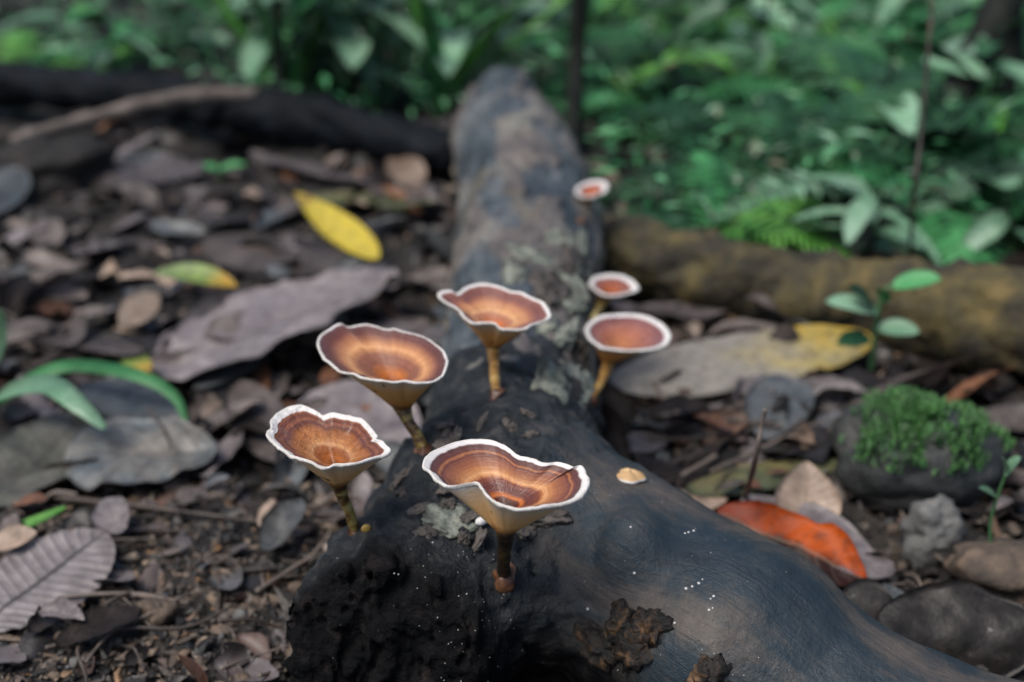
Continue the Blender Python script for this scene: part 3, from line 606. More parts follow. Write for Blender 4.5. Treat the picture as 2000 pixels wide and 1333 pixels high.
MM.append(mushroom('smooth round pinkish mushroom cup with even white rim beside the trunk',
    [(205,560),(240,500),(330,450),(450,430),(600,425),(740,445),(860,495),(940,570),(962,635),(930,690),(850,725),(740,745),(600,755),(460,745),(330,715),(250,660),(215,610)],
    (1100, 520), 4.596, 63.0, (405, 860), [(405, 860), (375, 960), (315, 1090)], (262, 1215), [0.33, 0.24, 0.2, 0.2], 1.0, 1.15, 1.35, z5, 0.885, 'underB', 'stemC', (0.0, 0.0), 5, 0.13, 0.25))
MM.append(mushroom('small pale rimmed mushroom just behind the round pinkish one',
    [(238,150),(270,105),(340,78),(430,70),(540,85),(620,125),(675,185),(650,220),(560,245),(450,258),(350,245),(280,205)],
    (1100, 520), 4.596, 71.5, (365, 300), [(365, 300), (320, 380), (285, 450)], (225, 560), [0.3, 0.24, 0.2, 0.2], 0.95, 1.15, 1.35, z6, 0.78, 'underA', 'stemA', (0.0, 0.0), 6, 0.12, 0.2))
MM.append(mushroom('tiny blurred white mushroom at the far right flank of the trunk',
    [(265,360),(330,260),(450,190),(600,150),(780,130),(920,180),(960,260),(900,390),(760,450),(560,500),(400,490),(310,440)],
    (1100, 340), 11.1, 85.0, (500, 600), [(500, 600), (490, 760), (450, 900)], (360, 1040), [0.26, 0.2, 0.18, 0.18], 0.95, 1.15, 1.35, z6, 0.74, 'underA', 'stemC', (0.0, 0.0), 7, 0.12))

# young buds and broken caps on the wood
def blob(center, rx, ry, rz, n=14, m=20, amp=0.15, freq=1.0, seed=0, rot=0.0, flat=None, oct=3):
    th = np.linspace(0, math.pi, n); ph = np.linspace(0, 2 * math.pi, m, endpoint=False)
    T, Pp = np.meshgrid(th, ph, indexing='ij')
    D = np.stack([np.sin(T) * np.cos(Pp), np.sin(T) * np.sin(Pp), np.cos(T)], -1).reshape(-1, 3)
    r = 1 + fbm(D * freq * 1.5 + seed * 3.1, oct, seed) * amp * 2
    V = D * r[:, None] * np.array([rx, ry, rz])
    if flat is not None: V[:, 2] = np.where(V[:, 2] < -rz * flat, -rz * flat + (V[:, 2] + rz * flat) * 0.2, V[:, 2])
    c, s_ = math.cos(rot), math.sin(rot); V[:, :2] = V[:, :2] @ np.array([[c, s_], [-s_, c]])
    return V + np.asarray(center, float), grid_faces(m, n, True)[:, ::-1]
def shelf(px, py, R_, label, mat1, mat2, out, lift=0.35, name='bracket_fungus', seed=0):
    hb, hn = hit(px, py); root = thing(name, hb, label, 'fungus')
    e = nrm(np.asarray(out, float)); s_ = nrm(np.cross([0, 0, 1], e)); up = nrm(np.cross(e, s_))
    V = []; nr, ns = 8, 24
    for k in range(nr):
        f = k / (nr - 1)
        for i in range(ns):
            a = 2 * math.pi * i / ns; l = 1 + 0.15 * math.sin(2 * a + seed) + 0.08 * math.sin(5 * a)
            V.append(hb + e * (R_ * 0.3) + (e * math.cos(a) * R_ + s_ * math.sin(a) * R_ * 1.25) * f * l + up * (lift * (1 - 0.8 * f * f) * (0.9 + 0.15 * math.sin(3 * a + seed))))
    V = np.array(V); B = V.copy() - up * 0.12; B[:ns] -= up * (lift * 0.8)
    part('cap', root, V, grid_faces(ns, nr, True), mat1)
    o2 = part('margin', root, np.vstack([V[-ns:] + up * 0.01, V[-ns:] * 1 + (V[-ns:] - hb) * 0.06 - up * 0.05, V[-ns:] - up * 0.11, B[-2 * ns:-ns], hb + (V[-ns:] - hb) * 0.2 - up * 0.3]), grid_faces(ns, 5, True), mat2)
    return root
M['buff'] = mottled('buff_cap', [(0.3, (0.42, 0.24, 0.10)), (0.6, (0.60, 0.40, 0.2)), (0.8, (0.7, 0.55, 0.36))], 120, 0.5, 0.4, 0.001, 300)
shelf(1232, 930, 0.55, 'buff shell-like young bracket on the crest of the smooth branch', M['buff'], M['margin'], (-0.3, -0.9, 0.15), 0.35, seed=2)
hb, hn = hit(943, 1022)
V, F = blob(hb + np.array([0, 0, 0.12]), 0.36, 0.2, 0.16, 10, 16, 0.12, 1, 5, 0.6)
solo('fungus_bud', V, F, M['speck'], 'small white fungus bud beside the lichened bark chip', 'fungus')
hb, hn = hit(716, 1034)
V, F = blob(hb + np.array([0.0, -0.12, 0.1]), 0.2, 0.1, 0.19, 10, 16, 0.06, 1, 6, 0.3)
solo('fungus_bud', V, F, M['disc_yellow'], 'tiny yellow fungus bud at the glossy mushroom\'s foot', 'fungus')
V, F = blob(MM[0][1] + np.array([0.05, -0.25, -0.25]), 0.38, 0.22, 0.38, 12, 18, 0.06, 1, 8)
solo('fungus_bud', V, F, M['disc'], 'reddish round fungus bud at the largest mushroom\'s foot', 'fungus')

# bark flakes, crusts and specks that belong to the log
def flake(px, py, a, b, h_, mat, rot, seed, name='bark_flake', label=None):
    hb, hn = hit(px, py); V, F = blob((0, 0, 0), a, b, h_, 18, 32, 0.4, 1.9, seed, rot, None, 5)
    ez = hn; ex = nrm(np.cross([0, 1, 0.01], ez)); ey = np.cross(ez, ex)
    V = V + np.stack([0 * V[:, 0], 0 * V[:, 0], fbm(V * 2.2 + seed, 4, seed) * h_ * 1.2], 1); W_ = V @ np.stack([ex, ey, ez]) + hb + hn * h_ * 0.1
    o = part(name, log_root, W_, F, mat); o.parent = trunk_o if hb[1] > 58 else end_o
    if label: o['label'] = label
flake(885, 1018, 1.05, 0.72, 0.16, M['lichen'], 0.2, 11, label='green-grey lichened bark chip')
flake(1065, 1012, 0.95, 0.38, 0.28, M['bark_flake'], 0.1, 12)
flake(840, 1040, 0.6, 0.35, 0.2, M['bark_flake'], 0.7, 13)
flake(835, 1000, 0.55, 0.3, 0.2, M['bark_flake'], 0.3, 14)
flake(930, 1062, 0.6, 0.3, 0.15, M['bark_flake'], 0.3, 15)
flake(1045, 512, 1.5, 0.9, 0.28, M['lichen'], 0.0, 16); flake(1005, 545, 0.6, 1.4, 0.25, M['lichen'], 0.1, 17)
flake(1065, 560, 1.3, 1.6, 0.3, M['bark_flake'], 0.0, 18)
random.seed(4)
for k in range(26):
    py = random.uniform(470, 800); px = random.uniform(1065, 1150)
    flake(px, py, random.uniform(0.35, 0.9), random.uniform(0.6, 1.7), random.uniform(0.15, 0.32), M[random.choice(['lichen', 'bark_flake', 'bark_flake'])], random.uniform(-0.4, 0.4), 30 + k)
for k in range(34):
    flake(random.uniform(730, 1080), random.uniform(810, 1060), random.uniform(0.15, 0.6), random.uniform(0.12, 0.4), random.uniform(0.08, 0.2), M['bark_flake'], random.uniform(-2, 2), 70 + k)
flake(1270, 1222, 0.75, 0.7, 0.3, M['crust'], 0, 90, 'rotten_crust'); flake(1212, 1212, 0.7, 0.6, 0.26, M['crust'], 0.5, 91, 'rotten_crust')
flake(1170, 1262, 0.9, 1.0, 0.3, M['crust'], 0.2, 92, 'rotten_crust'); flake(1235, 1262, 0.8, 0.8, 0.28, M['crust'], 0.9, 94, 'rotten_crust')
flake(1385, 1322, 0.8, 0.7, 0.3, M['crust'], 0.4, 93, 'rotten_crust')
V = []; F = []
rng = random.Random(9)
fixed = [(1355,1037),(1345,1040),(1338,1042),(1365,1140),(1372,1132),(1352,1146),(1340,1150),(1388,1170),(1394,1165),(1385,1192),(1392,1188),(1232,1030),(1239,1120),(1318,1217),(1148,1190),(770,1120),(778,1122),(845,1060),(700,1030)]
for k in range(150):
    if k < len(fixed): px, py = fixed[k]; r = rng.uniform(0.035, 0.07)
    elif k < 80: px, py = rng.gauss(925, 60), rng.uniform(1060, 1333); r = rng.uniform(0.01, 0.026)
    else: px, py = rng.uniform(640, 1600), rng.uniform(880, 1320); r = rng.uniform(0.01, 0.022)
    hb, hn = hit(px, py)
    if hb[2] < 1: continue
    v, f = blob(hb, r, r, r * 0.8, 5, 7, 0.1, 1, k); F += [tuple(x + len(V) for x in q) for q in f]; V += list(v)
part('white_speck', log_root, V, F, M['speck'])['kind'] = 'stuff'

# ------------------------------------------------------------------ leaves
def leaf_geo(L, W, nu=9, nv=20, a=1.0, b=0.75, curl=0.0, arch=0.0, fold=0.0, wave=0.15, rag=0.0, seed=0, quilt=0.0, thick=0.03, roll=0.0, lat=9.0):
    u = np.linspace(-1, 1, nu); v = np.linspace(0.0, 1, nv); U, Vv = np.meshgrid(u, v)
    w_ = np.maximum(np.sin(np.pi * np.clip(Vv, 0.004, 0.996) ** a), 0) ** b * W / 2
    if rag:
        rg = fbm(np.stack([Vv * 5, np.sign(U) * 3.0, np.full_like(U, seed)], -1), 3, seed); w_ = w_ * (1 + rag * rg)
    x = Vv * L; y = U * w_
    z = curl * (U ** 2) * w_ + arch * L * 4 * Vv * (1 - Vv) + fold * np.abs(y)
    z = z + wave * fbm(np.stack([x * 0.45, y * 0.6, np.full_like(x, seed * 2.3)], -1), 3, seed) * min(1, W / 3)
    if quilt: z = z + quilt * np.abs(np.sin(np.pi * (Vv * lat - np.abs(U) * 1.6))) ** 0.6 * (0.25 + np.abs(U) * 0.75)
    if roll:                                            # blade rolled across its width
        k = roll / max(W, 1e-3); ang = y * k; y = np.sin(ang) / k; z = z + (1 - np.cos(ang)) / k
    top = np.stack([x, y, z], -1).reshape(-1, 3); bot = top - np.array([0, 0, thick]); n = nu * nv
    F = grid_faces(nu, nv)[:, ::-1]; Fb = F[:, ::-1] + n
    rim = [j * nu for j in range(nv)] + [(nv - 1) * nu + i for i in range(1, nu)] + [j * nu + nu - 1 for j in range(nv - 2, -1, -1)] + [i for i in range(nu - 2, 0, -1)]
    E = np.array([(rim[k], rim[(k + 1) % len(rim)], rim[(k + 1) % len(rim)] + n, rim[k] + n) for k in range(len(rim))])
    uv = np.stack([(U + 1) / 2, Vv], -1).reshape(-1, 2)
    return np.vstack([top, bot]), np.vstack([F, Fb, E]), np.vstack([uv, uv])
def leaf_at(label, p0, p1, W, mat, tilt=0.0, name='fallen_leaf', stalk=0.0, group=None, **kw):
    """p0, p1: stalk end and tip (cm); tilt: blade rolled about its length"""
    p0 = np.asarray(p0, float); p1 = np.asarray(p1, float); L = np.linalg.norm(p1 - p0)
    V, F, uv = leaf_geo(L, W, **kw)
    ex = nrm(p1 - p0); ey = nrm(np.cross([0, 0, 1], ex)); ez = np.cross(ex, ey)
    c, s_ = math.cos(tilt), math.sin(tilt); ey, ez = ey * c + ez * s_, ez * c - ey * s_
    Wd = V @ np.stack([ex, ey, ez]) + p0
    if stalk:
        root = thing(name, p0, label, 'leaf', group); part('blade', root, Wd, F, LM[mat], uv)
        V2, F2, u2 = tube([p0 + ex * 0.3, p0 - ex * stalk * 0.5 + ez * 0.1, p0 - ex * stalk + ey * 0.2], [0.07, 0.06, 0.05], 8, 6); part('stalk', root, V2, F2, M['twig'], u2)
        return root
    return solo(name, Wd, F, LM[mat], label, 'leaf', group, uv)
G = lambda px, py, dz=0.6: (lambda q: np.array([q[0], q[1], gh(q[0], q[1]) + dz]))(atz(px, py, dz))
# the ones that stand out
leaf_at('bright yellow fallen leaf lying by itself left of the trunk', atz(572, 372, 2.6), atz(738, 508, 1.6), 2.7, 'gold', 0.2, stalk=1.0, a=1.45, b=0.62, curl=0.1, wave=0.1, nv=26)
leaf_at('huge mauve-brown curled leaf with dark shaded hollow under its edge', atz(305, 735, 0.8), atz(760, 520, 2.6), 10.5, 'mauve', -0.16, a=0.85, b=0.5, roll=0.5, wave=0.7, seed=3, nv=34, nu=15, rag=0.1)
leaf_at('tan wrinkled leaf lying under the huge curled leaf', atz(690, 500, 1.2), atz(395, 470, 1.4), 6.5, 'brown', -0.1, a=1.0, b=0.5, curl=-0.15, wave=0.5, seed=4, rag=0.1)
leaf_at('flat mauve leaf behind the leaning mushroom', atz(585, 655, 0.7), atz(880, 660, 1.4), 5.6, 'mauve', -0.1, a=0.9, b=0.5, seed=5, wave=0.2)
leaf_at('flat mauve leaf below the leaning mushroom cap', atz(620, 760, 0.9), atz(800, 860, 0.8), 6.0, 'mauve', 0.05, a=0.8, b=0.5, seed=6, wave=0.25)
leaf_at('broad blue-grey wet leaf with dark curved crack', atz(425, 880, 1.2), atz(120, 905, 1.0), 6.4, 'bluegrey', -0.1, a=1.25, b=0.5, arch=0.05, seed=7, curl=-0.1, rag=0.2, wave=0.8, nv=30, nu=15, fold=0.12)
leaf_at('grey folded leaf pieces over the blue-grey leaf', atz(190, 740, 1.4), atz(345, 850, 1.5), 4.6, 'slate', 0.0, a=0.7, b=0.6, curl=0.2, seed=8, wave=0.4)
leaf_at('dull grey-green leaf at the edge of the blue-grey leaf', atz(-30, 985, 1.0), atz(190, 800, 1.0), 5.5, 'greengrey', 0.1, a=0.9, b=0.55, seed=9, wave=0.9, rag=0.3, nv=30, nu=15, fold=0.15)
leaf_at('grey leaf with deep ribbed side veins', atz(-60, 1240, 0.8), atz(205, 1040, 1.5), 4.9, 'ribbed', 0.12, a=1.15, b=0.55, quilt=0.13, lat=15.0, nu=23, nv=110, seed=10, wave=0.15, curl=-0.05)
leaf_at('small folded ochre leaf beside the ribbed leaf', atz(-20, 1075, 1.6), atz(72, 1040, 1.9), 1.4, 'tan', 0.3, fold=0.5, seed=11)
leaf_at('long fading leaf turning from grey to yellow, right of the trunk', atz(1195, 752, 1.1), atz(1700, 655, 1.6), 6.0, 'fading', 0.08, a=1.0, b=0.42, seed=12, wave=0.3, nv=34, nu=13, rag=0.06)
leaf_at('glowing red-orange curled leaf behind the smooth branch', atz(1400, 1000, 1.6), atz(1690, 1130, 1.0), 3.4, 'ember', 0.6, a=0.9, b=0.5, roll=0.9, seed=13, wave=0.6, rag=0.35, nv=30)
leaf_at('violet-grey torn leaf under the red-orange leaf', atz(1450, 975, 1.6), atz(1745, 1125, 0.9), 3.4, 'mauve', 0.2, a=0.9, b=0.5, seed=14, wave=0.5, rag=0.3)
leaf_at('pale tan pointed leaf standing up behind the red leaf', atz(1570, 1040, 0.6), atz(1575, 900, 3.2), 3.2, 'tan', 0.2, a=0.75, b=0.8, fold=0.35, seed=15)
leaf_at('dark round glossy leaf tucked against the branch', atz(1630, 1195, 1.5), atz(1755, 1195, 1.5), 2.9, 'darkwet', 0.85, a=1.1, b=0.5, curl=-0.2, seed=16)
leaf_at('wide dark spotted leaf curled up behind the branch', atz(1715, 1245, 1.4), atz(2030, 1235, 1.6), 4.4, 'darkwet', 0.85, a=0.9, b=0.4, curl=-0.2, rag=0.2, wave=0.6, seed=17, nv=28, nu=13)
leaf_at('slate grey upright leaf pierced by a twig', atz(1490, 860, 1.2), atz(1545, 735, 1.6), 3.6, 'slate', 0.1, a=1.2, b=0.5, seed=18, curl=0.15)
leaf_at('long brown rolled leaf arching behind the mossy stone', atz(1590, 872, 1.2), atz(1905, 700, 1.6), 2.8, 'brown', -0.6, a=1.0, b=0.5, arch=0.03, roll=1.6, seed=19, nv=30)
leaf_at('brown rolled leaf right of the seedling', atz(1835, 800, 1.2), atz(1985, 715, 2.0), 2.4, 'russet', -0.6, roll=1.5, seed=20)
leaf_at('lime and gold arched leaf on the brown litter', atz(300, 533, 2.0), atz(462, 560, 1.6), 1.7, 'limegold', 0.35, a=1.1, b=0.6, arch=0.08, fold=0.25, seed=21)
leaf_at('small pale green leaf below the huge curled leaf', atz(238, 675, 0.9), atz(290, 735, 0.7), 1.5, 'limegold', 0.1, b=0.5, seed=22)
leaf_at('large flat grey-brown leaf near the dark back log', atz(175, 350, 1.2), atz(395, 325, 1.2), 7.0, 'mauve', 0.0, a=0.9, b=0.4, seed=23, wave=0.8, rag=0.3)
leaf_at('long pinkish leaf lying below the dark back log', atz(495, 300, 1.5), atz(730, 362, 1.0), 3.6, 'mauve', -0.25, seed=24, wave=0.3)
leaf_at('small pale oval leaf in the dark litter', atz(145, 500, 1.0), atz(240, 478, 1.2), 2.9, 'mauve', -0.2, a=1.0, b=0.45, seed=25, curl=0.2)
leaf_at('ochre crumpled leaf leaning on the huge curled leaf', atz(235, 640, 1.2), atz(310, 575, 2.6), 2.6, 'tan', 0.3, fold=0.3, seed=26, wave=0.5)
leaf_at('reddish-edged narrow leaf in front of the pinched mushroom', atz(640, 550, 1.6), atz(825, 548, 1.8), 2.6, 'brown', -0.35, seed=27, roll=-1.0)
leaf_at('narrow ridged leaf with orange edge under the yellow leaf', atz(640, 600, 2.0), atz(760, 575, 2.2), 1.6, 'russet', -0.5, seed=28, roll=1.0)
leaf_at('violet-brown leaf among twigs behind the branch', atz(1195, 880, 0.9), atz(1305, 850, 1.0), 2.6, 'mauve', -0.1, seed=29, wave=0.3)
leaf_at('dull green leaf behind the yellow leaf', atz(585, 385, 1.2), atz(800, 385, 1.2), 3.8, 'olive', -0.1, a=0.9, b=0.5, seed=30, wave=0.3)
leaf_at('yellowish mossy leaf lying against the trunk', atz(720, 400, 1.6), atz(865, 390, 2.0), 3.6, 'olive', -0.25, seed=31, wave=0.5)
leaf_at('ochre leaf propped against the trunk', atz(770, 300, 1.0), atz(820, 375, 2.0), 3.0, 'tan', 0.2, seed=32, fold=0.2)
leaf_at('bluish leaf propped at the foot of the trunk', atz(850, 440, 1.0), atz(895, 520, 1.6), 2.8, 'slate', -0.4, seed=33, wave=0.3)
leaf_at('pale rounded leaf edge left of the dark litter heap', atz(-60, 420, 1.4), atz(40, 330, 2.6), 4.0, 'slate', 0.3, b=0.4, seed=34)
leaf_at('long grey-brown leaf strip left of the ochre crumpled leaf', atz(-20, 625, 1.2), atz(275, 690, 1.1), 3.3, 'brown', -0.15, a=1.0, b=0.4, seed=35, wave=0.3)
leaf_at('slate leaf lying in front of the huge curled leaf', atz(380, 760, 0.7), atz(580, 650, 0.9), 2.8, 'slate', -0.1, b=0.5, seed=36)
leaf_at('beige leaf left of the glossy mushroom', atz(470, 745, 0.9), atz(540, 900, 0.9), 3.0, 'brown', 0.1, b=0.5, seed=37, curl=0.1)
leaf_at('tan leaf behind the stones, lying under the twig', atz(1340, 960, 0.8), atz(1640, 900, 1.0), 3.0, 'olive', -0.1, b=0.45, seed=38)
leaf_at('pinkish leaf lying behind the branch crest', atz(1260, 1000, 0.7), atz(1420, 975, 0.8), 2.2, 'tan', -0.1, seed=39)
leaf_at('mauve leaf behind the small pale mushroom', atz(1230, 600, 1.0), atz(1420, 610, 1.0), 3.0, 'mauve', -0.1, seed=40, wave=0.4)

LMK = [('the bright yellow leaf', atz(650, 440)), ('the huge curled leaf', atz(430, 640)), ('the blue-grey leaf', atz(280, 880)), ('the ribbed leaf', atz(90, 1120)), ('the glossy mushroom', atz(600, 950)),
       ('the black log', atz(350, 240)), ('the fading leaf', atz(1440, 710)), ('the mossy stone', atz(1790, 900)), ('the red-orange leaf', atz(1560, 1040)), ('the seedling', atz(1700, 745)), ('the branch crest', atz(1300, 950)),
       ('the trunk flank', atz(860, 480)), ('the lime and gold leaf', atz(380, 540)), ('the earthy clod', atz(100, 350)), ('the wide dark leaf', atz(1880, 1220)), ('the far trunk end', atz(860, 250)), ('the round pinkish mushroom', atz(1200, 790)),
       ('the bare soil', atz(420, 1230)), ('the grass blades', atz(60, 790)), ('the mossy log', atz(1400, 570)), ('the leaning trunk', atz(1770, 420)), ('the upright dark trunk', atz(1975, 330)), ('the slender stem', atz(1110, 330)), ('the thin upright stem', atz(548, 280))]
def near(x, y, only=None):
    c_ = [l for l in LMK if only is None or l[0] in only]
    return min(c_, key=lambda l: (l[1][0] - x) ** 2 + (l[1][1] - y) ** 2)[0]
# ordinary litter
rng = random.Random(12)
KIND = {'brown': ('plain brown dead leaf lying loose in the litter', 0.30), 'mauve': ('plain mauve-grey dead leaf lying loose in the litter', 0.24), 'russet': ('plain russet dead leaf lying loose in the litter', 0.12),
        'tan': ('plain pale tan dead leaf lying loose in the litter', 0.10), 'umber': ('plain blackish dead leaf lying loose in the litter', 0.14), 'slate': ('plain slate-grey dead leaf lying loose in the litter', 0.10)}
VAR = {}
for kn in KIND:
    VAR[kn] = []
    for v in range(7):
        L = rng.uniform(3.2, 7.5); wr = rng.uniform(0.35, 0.62); ro = rng.choice([0, 0, 0.9, -1.0, 1.7]); V, F, uv = leaf_geo(L, L * wr, 9, 19, rng.uniform(0.75, 1.3), rng.uniform(0.45, 0.8), rng.uniform(-0.35, 0.35), rng.uniform(-0.05, 0.08), rng.uniform(-0.2, 0.3), 0.7, rng.uniform(0.1, 0.4), rng.randrange(999), 0, 0.03, ro)
        V[:, 0] -= L / 2; VAR[kn].append((mesh_data('fallen_leaf', V, F, uv, None, LM[kn]), L, ('curled' if ro else 'narrow' if wr < 0.47 else 'broad')))
kinds = list(KIND); wts = [KIND[k][1] for k in kinds]
def on_log(x, y, m=0.0):
    if y > 53 and abs(x - 0.4) < 3.6 - m and y < 113: return True
    if 40 < y <= 53 and -8.5 + m < x < 4: return True
    for (a, ra), (b, rb) in zip(BR[:-1], BR[1:]):
        a = np.array(a)[:2]; b = np.array(b)[:2]; q = np.array([x, y]); f = np.clip(np.dot(q - a, b - a) / np.dot(b - a, b - a), 0, 1)
        if np.linalg.norm(q - a - f * (b - a)) < 3.4 - m: return True
    return False
cnt = 0; tries = 0
while cnt < 285 and tries < 4000:
    tries += 1
    px, py = rng.uniform(-140, 2140), 1380 - 1130 * rng.random() ** 0.75
    if py < 230 and px > 900: continue
    q = atz(px, py, 0.6); x, y = q[0], q[1]
    if on_log(x, y): continue
    if px < 640 and py > 1060 and rng.random() < 0.75: continue           # bare soil patch
    kn = rng.choices(kinds, wts)[0]; sc_ = rng.uniform(0.55, 1.0) * (0.62 if py > 900 else 1.0)
    me_, L_, sh_ = rng.choice(VAR[kn]); o = link('fallen_leaf', me_, None, (x, y, gh(x, y) + rng.uniform(0.3, 1.3)))
    o.rotation_euler = (rng.gauss(0, 0.32), rng.gauss(0, 0.26), rng.uniform(0, 6.28)); o.scale = (sc_, sc_ * rng.uniform(0.8, 1.2), sc_)
    tag(o, KIND[kn][0].replace('plain', ('small ' if L_ * sc_ < 3.6 else 'large ') + sh_).split(' lying')[0] + ' near ' + near(x, y), 'leaf', kn + ' leaves of the litter'); cnt += 1

# torn and rotting leaf pieces under the whole leaves, too many to tell apart
def litter_layer(n, seed):
    r = random.Random(seed); Vs = []; Fs = []; UVs = []; T = []; off = 0
    geo = []
    for k in range(24):
        L = r.uniform(2.0, 5.0); V, F, uv = leaf_geo(L, L * r.uniform(0.4, 0.8), 5, 9, r.uniform(0.7, 1.4), r.uniform(0.4, 0.7), r.uniform(-0.5, 0.5), r.uniform(-0.1, 0.12), r.uniform(-0.3, 0.4), 0.7, 0.4, r.randrange(999), 0, 0.03, r.choice([0, 0.8, -1.2, 1.8])); V[:, 0] -= L / 2; geo.append((V, F, uv))
    m = 0
    while m < n:
        px, py = r.uniform(-220, 2220) if m < 1500 else r.choice([r.uniform(-1100, -200), r.uniform(2200, 2900)]), 1400 - 1190 * r.random() ** 0.8; q = atz(px, py, 0.5)
        if on_log(q[0], q[1]) or (py < 240 and px > 900): continue
        if px < 660 and py > 1040 and r.random() < 0.7: continue
        V, F, uv = r.choice(geo); s_ = r.uniform(0.4, 1.0) * (0.65 if py > 900 else 1.0)
        e = np.array(Euler((r.gauss(0, .35), r.gauss(0, .3), r.uniform(0, 6.28))).to_matrix())
        Vs.append((V * s_) @ e.T + [q[0], q[1], gh(q[0], q[1]) + r.uniform(0.0, 0.5)]); Fs.append(F + off); UVs.append(uv); T += [r.random()] * len(V); off += len(V); m += 1
    t = NT('litter_layer'); at = t.n('Attribute', _attribute_name='tone').outputs['Fac']; ov = t.objvec(False); n1 = t.noise(ov, 40, 5, 0.6, 0.4); n2 = t.noise(ov, 300, 4, 0.6)
    c = t.ramp(at, [(0, (0.008, 0.007, 0.007)), (0.35, (0.02, 0.017, 0.017)), (0.55, (0.06, 0.05, 0.05)), (0.72, (0.16, 0.138, 0.14)), (0.82, (0.12, 0.055, 0.03)), (0.9, (0.28, 0.21, 0.16)), (1.0, (0.08, 0.10, 0.125))])
    c = t.mix(t.ramp(n1, [(0.35, 0.7), (0.6, 0.0)]), c, (0.03, 0.024, 0.02))
    mt = t.done(c, 0.5, t.bump(n2, 0.5, 0.001), 0.5)
    o = link('leaf_litter', mesh_data('leaf_litter', np.concatenate(Vs), np.concatenate(Fs), np.concatenate(UVs), {'tone': ('FLOAT', T)}, mt)); tag(o, 'torn rotting leaf pieces forming the under layer of the litter', 'leaf litter', None, 'stuff')
litter_layer(2400, 3)
# crumbs of soil, bark and rotted leaf: nobody could count them
def crumbs(name, n, region, smin_, smax_, mat_stops, seed, label, flat=0.35):
    rs = np.random.RandomState(seed); Vs = []; Fs = []; R_ = []; k = 0
    oct_f = np.array([(0, 2, 4), (2, 1, 4), (1, 3, 4), (3, 0, 4), (2, 0, 5), (1, 2, 5), (3, 1, 5), (0, 3, 5)])
    pts = []
    while len(pts) < n:
        px = rs.uniform(region[0], region[1]); py = rs.uniform(region[2], region[3]); q = atz(px, py, 0.3)
        if not on_log(q[0], q[1], 0.8): pts.append(q[:2])
    pts = np.array(pts); z = ground_h(pts[:, 0], pts[:, 1])
    for i in range(n):
        a = smin_ * (smax_ / smin_) ** (rs.rand() ** 1.8)
        ax = np.array([a * rs.uniform(0.6, 1.8), a * rs.uniform(0.3, 0.8), a * rs.uniform(flat * 0.5, flat * 1.6)])
        v = np.array([(1, 0, 0), (-1, 0, 0), (0, 1, 0), (0, -1, 0), (0, 0, 1), (0, 0, -1)]) * ax * (1 + rs.uniform(-0.35, 0.35, (6, 3)))
        e = Euler((rs.normal(0, 0.4), rs.normal(0, 0.4), rs.uniform(0, 6.28))).to_matrix()
        v = v @ np.array(e).T + np.array([pts[i, 0], pts[i, 1], z[i] + ax[2] * 0.4 + rs.uniform(0, 0.15)])
        Vs.append(v); Fs.append(oct_f + 6 * i); R_ += [rs.rand()] * 6
    t = NT(name); at = t.n('Attribute', _attribute_name='tone').outputs['Fac']; ov = t.objvec(False)
    c = t.ramp(at, mat_stops); n1 = t.noise(ov, 400, 4, 0.6); c = t.mix(t.ramp(n1, [(0.35, 0.6), (0.6, 0.0)]), c, (0.02, 0.016, 0.012))
    m = t.done(c, t.ramp(at, [(0, 0.35), (1, 0.75)]), t.bump(n1, 0.6, 0.001), 0.5)
    o = link(name, mesh_data(name, np.concatenate(Vs), np.concatenate(Fs), None, {'tone': ('FLOAT', R_)}, m, False))
    return tag(o, label, 'debris', None, 'stuff')
TONES = [(0.0, (0.006, 0.006, 0.006)), (0.3, (0.02, 0.017, 0.015)), (0.5, (0.06, 0.048, 0.04)), (0.68, (0.14, 0.108, 0.085)), (0.84, (0.28, 0.21, 0.155)), (0.94, (0.05, 0.065, 0.085)), (1.0, (0.34, 0.19, 0.09))]
crumbs('soil_crumbs', 5200, (-100, 700, 930, 1400), 0.06, 0.42, TONES, 1, 'loose soil crumbs and bits of bark on the bare ground')
crumbs('litter_crumbs', 5200, (-150, 2150, 330, 1300), 0.12, 0.8, TONES, 2, 'broken bits of leaf and bark scattered through the litter', 0.25)

# chips of wood one can pick out
rng = random.Random(31)
chipv = []
for v in range(6):
    V, F = blob((0, 0, 0), rng.uniform(0.7, 1.3), rng.uniform(0.25, 0.5), 0.13, 7, 12, 0.35, 1.5, 200 + v, 0, None, 3); chipv.append(mesh_data('wood_chip', V, F, None, None, M['chip'], False))
for k in range(90):
    px, py = (rng.uniform(-50, 620), rng.uniform(950, 1340)) if k < 48 else (rng.uniform(-100, 2100), rng.uniform(420, 1100))
    q = atz(px, py, 0.3)
    if on_log(q[0], q[1]): continue
    s_ = rng.uniform(0.25, 0.75) if k < 48 else rng.uniform(0.5, 1.2)
    o = link('wood_chip', rng.choice(chipv), None, (q[0], q[1], gh(q[0], q[1]) + 0.15)); o.scale = (s_, s_, s_); o.rotation_euler = (rng.gauss(0, .3), rng.gauss(0, .3), rng.uniform(0, 6.28))
    tag(o, ('tiny' if s_ < 0.5 else 'larger') + ' splinter of tan wood near ' + near(q[0], q[1]), 'wood chip', 'wood chips on the forest floor')

